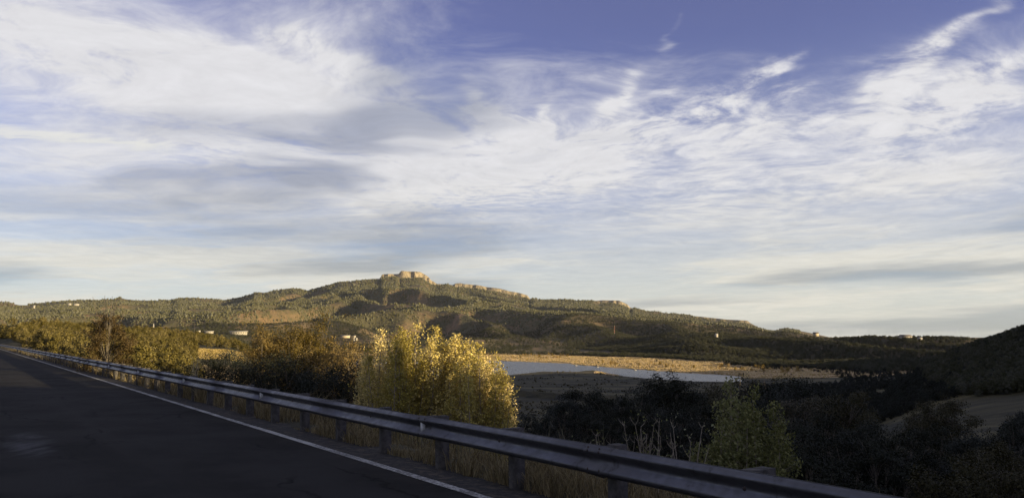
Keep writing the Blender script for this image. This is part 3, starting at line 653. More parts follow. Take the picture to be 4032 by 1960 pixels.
# ------------------------------------------------------------------ plants
def leaves(c, size, rg, aspect=0.62, up=0.25, jitter=0.35, out=None, loose=0.55):
    """one folded quad per point"""
    n = len(c); d = rg.randn(n, 3); d[:, 2] += up; d /= np.linalg.norm(d, axis=1)[:, None]
    a = rg.randn(n, 3); u = np.cross(d, a); u /= np.linalg.norm(u, axis=1)[:, None] + 1e-9; w = np.cross(d, u)
    if out is not None:
        w = out / (np.linalg.norm(out, axis=1)[:, None] + 1e-9) + rg.randn(n, 3) * loose; w /= np.linalg.norm(w, axis=1)[:, None] + 1e-9
        u = np.cross(w, rg.randn(n, 3)); u /= np.linalg.norm(u, axis=1)[:, None] + 1e-9; d = np.cross(u, w)
    s = size * (1 + jitter * rg.uniform(-1, 1, n))[:, None]
    v = np.stack([c - d * s * .5, c + u * s * aspect * .5 + w * s * .12, c + d * s * .5, c - u * s * aspect * .5 + w * s * .12], 1).reshape(-1, 3)
    return v, np.arange(4 * n).reshape(-1, 4)


def bez(a, b_, c_, n=6):
    t = np.linspace(0, 1, n)[:, None]; return (1 - t)**2 * a + 2 * t * (1 - t) * b_ + t * t * c_


def cottonwood(seed, H=6.5, spread=1.25, leaders=7, nleaf=11000, lsize=.085, base=0.12):
    """upright many-stemmed cottonwood: narrow spires of leaves"""
    rg = np.random.RandomState(seed); mb = MB(); pts = []
    for k in range(leaders):
        an = rg.uniform(0, 2 * np.pi); rr = spread * (0.15 if k == 0 else rg.uniform(.3, .95))
        top = np.array([rr * np.cos(an), rr * np.sin(an), H * (1.0 if k == 0 else rg.uniform(.66, 1.0) * (1 - .20 * (rr / spread)**2))])
        mid = np.array([top[0] * .95, top[1] * .95, top[2] * .34]) + rg.randn(3) * .15
        ln_ = bez(np.array([top[0] * .06, top[1] * .06, -.3]), mid, top, 12); mb.tube(ln_, np.linspace(.075, .010, 12) * (1.3 if k == 0 else 1), 5)
        for tt in np.linspace(base, .995, 30):
            p = np.array([np.interp(tt, np.linspace(0, 1, 12), ln_[:, i]) for i in range(3)])
            L = (1.25 * (1 - tt)**.7 + .15) * spread * .66 * rg.uniform(.7, 1.2)
            for _ in range(2 if tt < .9 else 3):
                a2 = rg.uniform(0, 2 * np.pi); el = rg.uniform(.3, 1.1)
                e = p + L * np.array([np.cos(a2) * np.cos(el), np.sin(a2) * np.cos(el), np.sin(el) * .9])
                tw = bez(p, p * .4 + e * .6 + [0, 0, -.05 * L], e, 4)
                if rg.rand() < .6: mb.tube(tw, np.linspace(.010, .004, 4), 3)
                m_ = rg.randint(3, 7) + int(5 * L); uu = rg.rand(m_)**.7
                pts.append(p * (1 - uu)[:, None] + e * uu[:, None] + rg.randn(m_, 3) * (.05 + .07 * L))
    pts = np.concatenate(pts)
    if len(pts) < nleaf: pts = pts[rg.randint(0, len(pts), nleaf)] + rg.randn(nleaf, 3) * .07
    else: pts = pts[rg.permutation(len(pts))[:nleaf]]
    return mb, leaves(pts, lsize, rg, .8, .1)


def round_tree(seed, H=6.0, spread=2.2, nleaf=7000, lsize=.12, trunk_h=.25, squash=1.0, lumps=16, clump=.3, bare=0):
    """limbs ending in leaf clumps, uneven round outline"""
    rg = np.random.RandomState(seed); mb = MB(); pts = []
    outs = []; th_ = H * trunk_h; lean = rg.randn(2) * .12 * spread
    hub = np.array([lean[0], lean[1], th_]); mb.tube(bez(np.array([0, 0, -.4]), np.array([0, 0, th_ * .5]), hub, 5), np.linspace(.035 * H * .6, .022 * H * .6, 5), 7)
    cen = []
    for k in range(lumps):
        an = k * 2.4 + rg.uniform(-.5, .5); f = (k + .5) / lumps
        z = th_ * .7 + (H - th_ * .7) * (f ** .8) * rg.uniform(.86, 1.0)
        rad = spread * math.sqrt(max(0.06, 1 - ((z / H - .42) / .62)**2)) * rg.uniform(.35, .85) * squash
        c = np.array([rad * math.cos(an) + lean[0], rad * math.sin(an) + lean[1], z - clump * spread * .4]); cen.append(c)
        lm = bez(hub + [0, 0, min(0, (z - th_) * .3)], (hub + c) / 2 + rg.randn(3) * .12 * spread + [0, 0, .1 * H], c, 6); mb.tube(lm, np.linspace(.012 * H * .6, .004 * H * .6, 6), 4)
        for _ in range(4):
            e = c + rg.randn(3) * clump * spread * .7; mb.tube(np.stack([lm[3], (lm[4] + e) / 2, e]), [.005 * H * .6, .0035 * H * .6, .0015 * H * .6], 3)
        m_ = nleaf // lumps; sub = rg.randn(9, 3) * clump * spread * .55 * [1, 1, .75]
        pp_ = c + sub[rg.randint(0, 9, m_)] + rg.randn(m_, 3) * clump * spread * .30 * [1, 1, .8]; pts.append(pp_); outs.append((pp_ - c) / (clump * spread) + .6 * (pp_ - [lean[0], lean[1], H * .45]) / spread)
    for _ in range(bare):
        an = rg.uniform(0, 2 * np.pi); e = np.array([math.cos(an) * spread * .6, math.sin(an) * spread * .6, H * rg.uniform(1.08, 1.35)])
        l2 = bez(hub, hub * .4 + e * .6 + rg.randn(3) * .1, e, 7); mb.tube(l2, np.linspace(.04, .014, 7), 4)
        for _k in range(4):
            p = l2[rg.randint(3, 6)]; mb.tube(np.stack([p, p + rg.randn(3) * .15 + [0, 0, .25], p + rg.randn(3) * .25 + [0, 0, .55]]), [.028, .018, .010], 3)
    pts = np.concatenate(pts); outs = np.concatenate(outs); ok_ = pts[:, 2] > .03 * H
    return mb, leaves(pts[ok_], lsize, rg, .7, .3, out=outs[ok_])


def bare_sapling(seed, H=2.2, stems=5, nleaf=60):
    rg = np.random.RandomState(seed); mb = MB(); tips = []
    for k in range(stems):
        an = rg.uniform(0, 6.28); h = H * rg.uniform(.6, 1); lean = rg.uniform(.08, .28) * h
        e = np.array([math.cos(an) * lean, math.sin(an) * lean, h]); l = bez(np.array([rg.randn() * .12, rg.randn() * .12, -.2]), e * [.4, .4, .5], e, 8); mb.tube(l, np.linspace(.02, .005, 8), 5)
        for _ in range(7):
            i = rg.randint(3, 8); p = l[i]; a2 = rg.uniform(0, 6.28); q_ = p + np.array([math.cos(a2) * .2, math.sin(a2) * .2, .26]) * H * .3 * rg.uniform(.5, 1.1)
            mb.tube(bez(p, (p + q_) / 2 + [math.cos(a2) * .05, math.sin(a2) * .05, 0], q_, 4), np.linspace(.008, .003, 4), 3); tips.append(q_)
    tips = np.array(tips); pts = tips[rg.randint(0, len(tips), nleaf)] + rg.randn(nleaf, 3) * .05
    return mb, leaves(pts, .055, rg)


class Proto:
    def __init__(s, gen, wood, leaf, H):
        mb, (v, f) = gen; s.trunk = mb.mesh('trunk', wood, True); s.crown = mesh_np('crown', v, f, leaf); s.H = H


def plant(proto, name, px, top, r, label, cat='tree', group=None, wide=1.0, rz=None, rgen=np.random.RandomState(5)):
    """stand a plant on the ground at azimuth of px and distance r, as tall as its top shows in the photograph"""
    p = at(px, top, r); g = float(gz(p[0], p[1])); h = p[2] - g; sc = h / proto.H
    e = empty(name, (p[0], p[1], g), rgen.uniform(0, 6.28) if rz is None else rz, (sc * wide, sc * wide, sc))
    tag(e, label, cat, group); obj('trunk', proto.trunk, e); obj('crown', proto.crown, e)
    return e


# --- golden cottonwoods behind the rail
CWY = [Proto(cottonwood(20 + i, 6.5, 1.72, 15, 30000, .080), M['twig'], M['yellow'], 6.5) for i in range(3)]
for i, (px, top, r, w, lab) in enumerate([
        (381, 331, 27.5, 1.0, 'golden cottonwood at the shaded end of the bright clump, beside brown oaks'),
        (398, 329, 26.0, .95, 'golden cottonwood second from the brown oaks in the bright clump'),
        (421, 326, 27.0, 1.12, 'tallest golden cottonwood in the middle of the bright clump'),
        (442, 328, 28.0, 1.08, 'golden cottonwood with a slim second spire, right of the tallest one'),
        (462, 336, 27.0, 1.0, 'golden cottonwood stepping down toward the lake end of the clump'),
        (476, 345, 25.5, .95, 'shorter golden cottonwood next to last before the lake'),
        (485, 353, 26.5, .9, 'lowest golden cottonwood at the lake end of the bright clump')]):
    plant(CWY[i % 3], 'cottonwood_tree', px, top, r, lab, 'tree', 'golden cottonwoods behind the guardrail', w)

# --- brown oaks left of them, low dark bushes, the brown tree by the rail
OKB = [Proto(round_tree(40 + i, 7.0, 2.4, 16000, .085, .18, 1.0, 22, .27), M['bark'], M['brown'], 7.0) for i in range(3)]
for i, (px, top, r, w, lab) in enumerate([
        (262, 327, 37, .9, 'brown-leaved oak at the juniper end of the oak thicket'), (277, 319, 38, 1.0, 'tall brown-leaved oak with orange sunlit top'),
        (298, 322, 37, .9, 'brown-leaved oak between the two tallest oaks'), (318, 320, 39, 1.0, 'second tall brown-leaved oak with sunlit crown'),
        (338, 329, 35, .95, 'brown-leaved oak stepping down toward the golden clump'), (358, 338, 33, .9, 'shaded brown-leaved oak touching the golden clump'),
        (372, 352, 31, .8, 'low shaded oak under the first golden cottonwood')]):
    plant(OKB[i % 3], 'oak_tree', px, top, r, lab, 'tree', 'brown oaks behind the guardrail', w)
BSH = [Proto(round_tree(60 + i, 4.0, 2.4, 11000, .08, .08, 1.0, 18, .28), M['bark'], M['dark'], 4.0) for i in range(2)]
for i, (px, top, r, lab) in enumerate([(213, 353, 33, 'low dark bush at the foot of the oak thicket near the bare sapling'), (232, 350, 34, 'broad dark bush in front of the first oak'),
                                       (255, 354, 32, 'dark bush under the tall sunlit oak'), (285, 357, 31, 'dark bush in deep shade in front of the oaks'), (318, 360, 30, 'dark bush below the second tall oak'), (345, 366, 29, 'dark bush near the golden clump')]):
    plant(BSH[i % 2], 'dark_bush', px, top, r, lab, 'bush', 'dark bushes under the oaks', 1.05)
DB = Proto(round_tree(71, 5.0, 2.3, 15000, .10, .12, 1.0, 20, .27, bare=8), M['bark'], M['russet'], 5.0)
plant(DB, 'half_bare_tree', 108, 314, 50, 'brown half-bare tree with dead branches poking up behind the guardrail', 'tree')
SAP = [Proto(bare_sapling(80 + i, 2.4, 6, 70), M['twig'], M['green'], 2.4) for i in range(3)]
SAPY = Proto(bare_sapling(84, 2.4, 5, 260), M['twig'], M['yellow'], 2.4)
plant(SAPY, 'sapling', 194, 346, 27, 'thin pale sapling with yellow leaves low down, beside the dark bush', 'sapling', 'thin saplings behind the guardrail')
for i, (px, top, r, lab) in enumerate([(640, 419, 14.0, 'tallest bare sapling standing just behind the rail'), (652, 424, 14.3, 'forked bare sapling right of the tallest one'), (622, 427, 14.2, 'bare sapling with seed heads left of the tallest one'),
                                       (608, 432, 14.0, 'short bare sapling nearest the dark thicket'), (683, 428, 13.6, 'leaning bare sapling beside the green cottonwood'), (590, 434, 14.5, 'small brownish sapling low against the rail')]):
    plant(SAP[i % 3], 'sapling', px, top, r, lab, 'sapling', 'thin saplings behind the guardrail')

# --- green cottonwood and the shaded trees on the slope to the right
CWG = Proto(cottonwood(31, 6.5, 1.8, 14, 36000, .088), M['twig'], M['green'], 6.5)
plant(CWG, 'cottonwood_tree', 733, 384, 21.3, 'pale green cottonwood alone behind the rail on the shaded slope', 'tree', None, 0.95)
plant(CWG, 'cottonwood_tree', 757, 391, 20.8, 'smaller green cottonwood grown into the lone pale green one', 'tree', None, 0.85, 2.0)
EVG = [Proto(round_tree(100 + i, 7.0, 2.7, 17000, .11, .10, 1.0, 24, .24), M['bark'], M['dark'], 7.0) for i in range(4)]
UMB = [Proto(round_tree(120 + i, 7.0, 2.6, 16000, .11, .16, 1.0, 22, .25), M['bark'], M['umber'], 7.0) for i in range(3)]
tree_rows = [  # px, top row, distance, proto list, label
    (541, 408, 46, EVG, 'low dark evergreen at the meadow end of the thicket'), (556, 396, 54, EVG, 'dark evergreen second from the meadow in the thicket'),
    (578, 387, 60, EVG, 'dark evergreen with an olive glint on top, facing the meadow'), (600, 389, 58, EVG, 'dark evergreen in the middle of the near thicket'),
    (618, 393, 56, EVG, 'dark evergreen before the tallest dark tree'), (585, 408, 44, EVG, 'dark evergreen in front, just above the rail posts'),
    (612, 412, 42, EVG, 'dark evergreen behind the bare saplings'), (641, 384, 66, EVG, 'dark evergreen leaning against the tallest dark tree'),
    (657, 373, 74, EVG, 'tallest dark evergreen, its top reaching over the water'), (674, 376, 76, EVG, 'dark evergreen sharing the top of the tallest one'),
    (648, 400, 46, EVG, 'dark evergreen below the tallest dark tree'), (690, 388, 68, EVG, 'dark evergreen between the tallest tree and green cottonwood'),
    (680, 408, 42, EVG, 'dark evergreen behind the leaning bare sapling'), (700, 381, 96, UMB, 'grey-brown tree top against the lake edge'), (716, 380, 100, UMB, 'second grey-brown tree top against the lake edge'),
    (738, 378, 112, EVG, 'dark tree top directly above the green cottonwood'), (757, 380, 108, EVG, 'dark tree top right of the green cottonwood top'),
    (777, 376, 120, EVG, 'dark tree top at the end of the lit shore'), (796, 374, 126, EVG, 'dark tree top where the lake disappears'), (779, 391, 66, EVG, 'dark tree right beside the green cottonwood'),
    (806, 391, 60, UMB, 'brown-tinged tree, lower of the pair on the shaded slope'), (828, 383, 61, UMB, 'brown-tinged tree, taller of the pair on the shaded slope'),
    (846, 396, 64, UMB, 'dim olive tree at the edge of the tan field'), (822, 408, 46, EVG, 'dark tree in front of the brown-tinged pair'), (790, 416, 38, EVG, 'dark tree low behind the rail next to green cottonwood'),
    (856, 418, 50, EVG, 'dark tree at the near corner of the tan field'), (846, 430, 34, EVG, 'dark bushy tree low behind the rail below the field'),
    (897, 427, 46, EVG, 'round dark tree standing into the tan field'),
    (928, 404, 70, UMB, 'olive tree left of the pointed one in the field'), (943, 391, 72, UMB, 'pointed brownish tree rising above the tan field'), (934, 420, 48, EVG, 'dark tree in front of the pointed brownish tree'),
    (880, 436, 32, EVG, 'dark thicket tree under the tan field'), (915, 432, 34, EVG, 'dark thicket tree below the pointed tree'), (958, 428, 40, EVG, 'dark thicket tree under the wider field strip'),
    (985, 436, 36, UMB, 'dim olive bush near the corner of the picture'), (1018, 424, 50, EVG, 'dark tree closing the field at the picture edge'), (1008, 444, 28, UMB, 'brownish bush in the lowest corner behind the rail'), (1040, 408, 62, EVG, 'dark tree cut by the picture edge'),
    (765, 424, 34, EVG, 'dark bush under the green cottonwood'), (812, 440, 28, EVG, 'dark scrub tree just above the rail'), (950, 452, 25, UMB, 'dim brown scrub tree just above the rail end')]
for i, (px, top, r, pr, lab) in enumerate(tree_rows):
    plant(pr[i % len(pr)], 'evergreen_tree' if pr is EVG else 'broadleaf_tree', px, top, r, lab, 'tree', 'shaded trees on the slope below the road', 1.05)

# --- junipers on the lit hillside to the left
JUN = [Proto(round_tree(140 + i, 3.6, 1.75, 3200, .17, .06, 1.0, 11, .27), M['bark'], M['juniper'], 3.6) for i in range(6)]
rg = np.random.RandomState(3); cand = []
for _ in range(60000):
    px = rg.uniform(-70, 262); r = math.exp(rg.uniform(math.log(85), math.log(430)))
    a = math.atan((px - CX) / F); x, y = r * math.sin(a), r * math.cos(a); s, tq = st_of(x, y)
    if s < 7: continue
    if px > 194 and r < 300: continue
    if all((x - c[0])**2 + (y - c[1])**2 > (3.0 + .006 * r)**2 for c in cand): cand.append((x, y, r))
    if len(cand) >= 700: break
cand.sort(key=lambda c: c[2])
def juniper_at(x, y, i, group, label):
    sc = rg.uniform(.75, 1.3)
    e = empty('juniper_tree', (x, y, float(gz(x, y)) - .05), rg.uniform(0, 6.28), (sc * rg.uniform(.9, 1.2), sc * rg.uniform(.9, 1.2), sc))
    tag(e, label, 'tree', group); p = JUN[i % 6]; obj('trunk', p.trunk, e); obj('crown', p.crown, e)
for i, (x, y, r) in enumerate(cand[:300]):
    pxj = CX + F * x / y
    lab = ('round olive juniper on the hillside left of the half-bare tree' if pxj < 80 else 'round olive juniper close round the half-bare tree behind the rail' if pxj < 136 else 'round olive juniper between the half-bare tree and the straw clearing' if pxj < 196 else 'round olive juniper on the skyline above the straw clearing')
    juniper_at(x, y, i, 'junipers on the sunlit hillside', lab)
rest = np.array(cand[300:])


# --- scattered far vegetation: points carrying a size, one small crown per point
def scatter(name, pts, size, mt, label, cat, tall=1.0, src=None, srcH=1.0):
    me = bpy.data.meshes.new(name); me.vertices.add(len(pts)); me.vertices.foreach_set('co', np.asarray(pts, np.float32).ravel())
    at_ = me.attributes.new('size', 'FLOAT', 'POINT'); at_.data.foreach_set('value', np.asarray(size, np.float32))
    o = obj(name, me); tag(o, label, cat, kind='stuff')
    ng = bpy.data.node_groups.new(name, 'GeometryNodeTree'); ng.interface.new_socket('Geometry', in_out='INPUT', socket_type='NodeSocketGeometry'); ng.interface.new_socket('Geometry', in_out='OUTPUT', socket_type='NodeSocketGeometry')
    N = ng.nodes; Lk = ng.links; gi = N.new('NodeGroupInput'); go = N.new('NodeGroupOutput')
    na = N.new('GeometryNodeInputNamedAttribute'); na.data_type = 'FLOAT'; na.inputs['Name'].default_value = 'size'
    ip = N.new('GeometryNodeInstanceOnPoints'); Lk.new(gi.outputs[0], ip.inputs['Points'])
    rv_ = N.new('FunctionNodeRandomValue'); rv_.data_type = 'FLOAT_VECTOR'; rv_.inputs[0].default_value = (0, 0, 0); Lk.new(rv_.outputs[0], ip.inputs['Rotation'])
    Lk.new(ip.outputs[0], go.inputs[0])
    md = o.modifiers.new('scatter', 'NODES'); md.node_group = ng
    if src:
        jn = N.new('GeometryNodeGeometryToInstance')
        for so in src:
            oi = N.new('GeometryNodeObjectInfo'); oi.inputs['Object'].default_value = so; Lk.new(oi.outputs['Geometry'], jn.inputs[0])
        sm = N.new('GeometryNodeSetMaterial'); sm.inputs['Material'].default_value = mt; Lk.new(jn.outputs[0], sm.inputs[0])
        Lk.new(sm.outputs[0], ip.inputs['Instance']); ip.inputs['Pick Instance'].default_value = True
        ri = N.new('FunctionNodeRandomValue'); ri.data_type = 'INT'; ri.inputs[4].default_value = 0; ri.inputs[5].default_value = len(src) - 1; Lk.new(ri.outputs[2], ip.inputs['Instance Index'])
        dv_ = N.new('ShaderNodeMath'); dv_.operation = 'DIVIDE'; dv_.inputs[1].default_value = srcH; Lk.new(na.outputs[0], dv_.inputs[0]); Lk.new(dv_.outputs[0], ip.inputs['Scale'])
        rv_.inputs[1].default_value = (0, 0, 6.28)
        return o
    ico = N.new('GeometryNodeMeshIcoSphere'); ico.inputs['Radius'].default_value = 0.5; ico.inputs['Subdivisions'].default_value = 1
    pos = N.new('GeometryNodeInputPosition'); nz_ = N.new('ShaderNodeTexNoise'); nz_.inputs['Scale'].default_value = 3.1; nz_.inputs['Detail'].default_value = 1.0
    Lk.new(pos.outputs[0], nz_.inputs['Vector'])
    sub = N.new('ShaderNodeVectorMath'); sub.operation = 'SUBTRACT'; sub.inputs[1].default_value = (.5, .5, .5); Lk.new(nz_.outputs['Color'], sub.inputs[0])
    scl = N.new('ShaderNodeVectorMath'); scl.operation = 'SCALE'; scl.inputs['Scale'].default_value = 0.8; Lk.new(sub.outputs[0], scl.inputs[0])
    sp_ = N.new('GeometryNodeSetPosition'); Lk.new(ico.outputs[0], sp_.inputs['Geometry']); Lk.new(scl.outputs[0], sp_.inputs['Offset'])
    tf = N.new('GeometryNodeTransform'); tf.inputs['Translation'].default_value = (0, 0, .4 * tall); tf.inputs['Scale'].default_value = (1, 1, tall); Lk.new(sp_.outputs[0], tf.inputs[0])
    sm = N.new('GeometryNodeSetMaterial'); sm.inputs['Material'].default_value = mt; Lk.new(tf.outputs[0], sm.inputs[0])
    Lk.new(sm.outputs[0], ip.inputs['Instance']); Lk.new(na.outputs[0], ip.inputs['Scale']); rv_.inputs[1].default_value = (.3, .3, 6.28)
    return o


def polar_pts(n, az0, az1, r0, r1, power, seed):
    rg = np.random.RandomState(seed); a = np.radians(rg.uniform(az0, az1, n)); r = r0 * (r1 / r0) ** (rg.rand(n) ** power)
    return r * np.sin(a), r * np.cos(a), r


def sd_lake(x, y):
    return poly_sd(x, y, LAKE)


x, y, r = polar_pts(300000, -35.5, 20, 2950, 6900, 0.65, 1)
dm = fbm(x / 420, y / 420, 4) + 0.7 * fbm(x / 110, y / 110, 3); keep = dm > -0.06 - 0.28 * np.random.RandomState(2).rand(len(x)); x, y, r = x[keep], y[keep], r[keep]
z = gz(x, y); sl = (gz(x, y + 15) - gz(x, y - 15)) / 30; k2 = ((sl < 0.75) | (r < 6500)) & (r < 6846) & ((r < 6450) | (np.random.RandomState(12).rand(len(x)) < .55)); x, y, r, z = x[k2], y[k2], r[k2], z[k2]
scatter('mountain_forest', np.stack([x, y, z], -1), np.random.RandomState(4).gamma(6, .145, len(x)) * (2.6 + r / 1650), M['far_tree'], 'pine and juniper forest covering the mountain slopes', 'forest', 1.2)
jsrc = [o for o in col.objects if o.name.startswith('crown') and o.data in [p.crown for p in JUN]][:6]
if len(rest):
    scatter('juniper_woodland', np.stack([rest[:, 0], rest[:, 1], gz(rest[:, 0], rest[:, 1])], -1), np.random.RandomState(14).uniform(2.6, 4.6, len(rest)), M['juniper'], 'far olive junipers thinning out over the sunlit hill', 'woodland', src=jsrc, srcH=3.6)
x, y, r = polar_pts(110000, -36, 36, 1080, 2950, 0.9, 11)
sdl = sd_lake(x, y); dm = fbm(x / 150, y / 150, 4); z = gz(x, y)
keep = (dm > -0.22 - 0.4 * np.random.RandomState(5).rand(len(x))) & (sdl > 150) & (z > -56); keep &= ~((np.degrees(np.arctan2(x, y)) < 4) & (z < -30) & (np.random.RandomState(8).rand(len(x)) < .7))
scatter('hill_woodland', np.stack([x, y, z], -1)[keep], np.random.RandomState(6).uniform(3.2, 7.5, keep.sum()), M['far_tree'], 'dark juniper woodland over the hills behind the lake', 'woodland', src=jsrc, srcH=3.6)
x, y, r = polar_pts(14000, 24, 48, 420, 1100, 1.0, 21); z = gz(x, y); keep = (z > -31.5) & (fbm(x / 60, y / 60, 3) > -.45)
scatter('slope_woodland', np.stack([x, y, z], -1)[keep], np.random.RandomState(7).uniform(3, 6.5, keep.sum()), M['far_tree'], 'black-green woodland on the shaded hill at the picture edge', 'woodland', src=jsrc, srcH=3.6)
x, y, r = polar_pts(22000, 8, 34, 95, 1250, 1.0, 31); z = gz(x, y); az_ = np.degrees(np.arctan2(x, y)); fld = (az_ > 22) & (r > 95) & (r < 430) & (z < -14)
keep = (fbm(x / 45, y / 45, 3) > -.28) & (sd_lake(x, y) > 110) & ~fld; keep &= (az_ > 16.5) | (r < 120) | (fbm(x / 20, y / 20, 2) > .5)
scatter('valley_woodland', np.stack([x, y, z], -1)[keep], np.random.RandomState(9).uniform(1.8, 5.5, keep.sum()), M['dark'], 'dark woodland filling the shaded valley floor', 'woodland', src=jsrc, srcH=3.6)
x, y, r = polar_pts(16000, -3, 22, 200, 1500, 1.0, 41); z = gz(x, y); sdl = sd_lake(x, y); keep = (sdl > 6) & (fbm(x / 40, y / 40, 3) > .05) & (z < -50)
scatter('meadow_scrub', np.stack([x, y, z], -1)[keep], np.random.RandomState(10).gamma(3, .33, keep.sum()), M['umber'], 'low brush dotted over the flats round the lake', 'scrub', .8)

def lattice(A, x, y):
    i = np.clip(np.searchsorted(THD, np.degrees(np.arctan2(x, y))), 0, NT_ - 1); j = np.clip(np.searchsorted(RR, np.hypot(x, y)), 0, NR - 1); return A[i, j]
x, y, r = polar_pts(150000, -4, 24, 850, 1800, 1.0, 51); keep = (lattice(SHA, x, y) > .5) & (sd_lake(x, y) > 5) & (fbm(x / 50, y / 25, 3) > -.12)
x, y = x[keep], y[keep]
scatter('shore_grass', np.stack([x, y, gz(x, y)], -1), np.random.RandomState(15).uniform(.7, 2.0, len(x)), M['straw_bright'], 'tall straw grass covering the lit far shore', 'grass', .8)
x, y, r = polar_pts(9000, th(190), th(292), 180, 295, 1.0, 52); keep = (lattice(SHA, x, y) > .4); x, y = x[keep], y[keep]
scatter('clearing_grass', np.stack([x, y, gz(x, y)], -1), np.random.RandomState(16).uniform(.2, .5, len(x)), M['gold'], 'straw grass in the sunlit clearing below the junipers', 'grass', .9)

# --- golden trees along the far shore
SHR = [Proto(round_tree(160 + i, 6.0, 2.4, 420, .75, .14, 1.0, 10, .32), M['bark'], M['gold'], 6.0) for i in range(4)]
rg = np.random.RandomState(19); n = 0
spots = [(rg.uniform(520, 572), rg.uniform(352.5, 356.5)) for _ in range(34)] + [(rg.uniform(505, 560), rg.uniform(356, 358.5)) for _ in range(8)] + [(rg.uniform(600, 790), 0) for _ in range(46)] + [(rg.uniform(780, 835), 0) for _ in range(10)]
for (px, py) in spots:
    if py == 0: py = np.interp(px, (600, 700, 790, 835), (361.5, 365, 369.5, 370)) + rg.uniform(-1.2, 1.6)
    d = px_dir(px, py); zz0 = -56.0
    x, y = d[0] * zz0 / d[2], d[1] * zz0 / d[2]
    if sd_lake(np.array([x]), np.array([y]))[0] < 8: continue
    s = rg.uniform(.55, 1.1); e = empty('shore_tree', (x, y, float(gz(x, y)) - .1), rg.uniform(0, 6.28), (s, s, s)); p = SHR[n % 4]; n += 1
    tag(e, 'small golden tree in the grove where the far shore meets the dark hills' if px < 580 else 'small golden tree in the ragged row on the long lit shore' if px < 780 else 'small golden tree at the dim end of the lit shore', 'tree', 'golden trees on the far shore'); obj('trunk', p.trunk, e); obj('crown', p.crown, e)

# --- dry grass and weeds along the rail
def blades(name, x, y, h, w, mt, label, seed, cat='grass', lean=.45):
    rg = np.random.RandomState(seed); n = len(x); z = gz(x, y) - .03
    a = rg.uniform(0, 6.28, n); l = h * rg.uniform(.1, lean, n); dx, dy = np.cos(a), np.sin(a)
    b0 = rg.uniform(0, 6.28, n); ux, uy = np.cos(b0) * w / 2, np.sin(b0) * w / 2
    base = np.stack([x, y, z], -1); mid = base + np.stack([dx * l * .35, dy * l * .35, h * .6], -1); tip = base + np.stack([dx * l, dy * l, h * rg.uniform(.85, 1, n)], -1); u = np.stack([ux, uy, 0 * ux], -1)
    v = np.stack([base - u, base + u, mid + u * .8, mid - u * .8, tip], 1).reshape(-1, 3); o5 = np.arange(n) * 5
    return tag(obj(name, mesh_np(name, v, [np.stack([o5, o5 + 1, o5 + 2, o5 + 3], -1), np.stack([o5 + 3, o5 + 2, o5 + 4], -1)], mt)), label, cat, kind='stuff')
rg = np.random.RandomState(23); n = 85000
tq = 1.5 + 140 * rg.rand(n)**2.2; s = .72 + 4.4 * rg.rand(n)**1.6
tuft = fbm(tq * 1.3, s * 1.3, 3); kp = tuft > -.12 + .5 * (rg.rand(n) - .5); tq, s, tuft = tq[kp], s[kp], tuft[kp]
x, y = xy_of(s, tq); hh = (.65 + 1.1 * fbm(tq * .35 + 5, s * .4, 2)) * (0.10 + .60 * np.clip(tuft + .3, 0, 1) + .30 * rg.rand(len(x))**2) * (1 + .3 * (s > 2.0))
blades('dry_grass', x, y, hh, .008 + .0005 * np.hypot(x, y), M['straw'], 'dry straw grass growing behind the guardrail posts', 5, 'grass', .9)
n = 9000; tq = 1.5 + 70 * rg.rand(n)**1.7; s = 2.2 + 7 * rg.rand(n); cl = fbm(tq * .5, s * .5, 3); kp = cl > .05; tq, s = tq[kp], s[kp]; x, y = xy_of(s, tq)
blades('tall_weeds', x, y, rg.uniform(.5, 1.25, len(x)), .012 + .0006 * np.hypot(x, y), M['weed'], 'tall grey-green weeds on the bank below the rail', 6, 'weeds', .3)
n = 26000; tq = 8 + 150 * rg.rand(n)**1.4; s = 5 + 40 * rg.rand(n)**1.3; cl = fbm(tq * .25, s * .25, 3); kp = cl > -.1; tq, s = tq[kp], s[kp]; x, y = xy_of(s, tq)
blades('bank_grass', x, y, rg.uniform(.25, .7, len(x)), .02 + .0012 * np.hypot(x, y), M['straw'], 'rough dry grass on the embankment slope', 7)

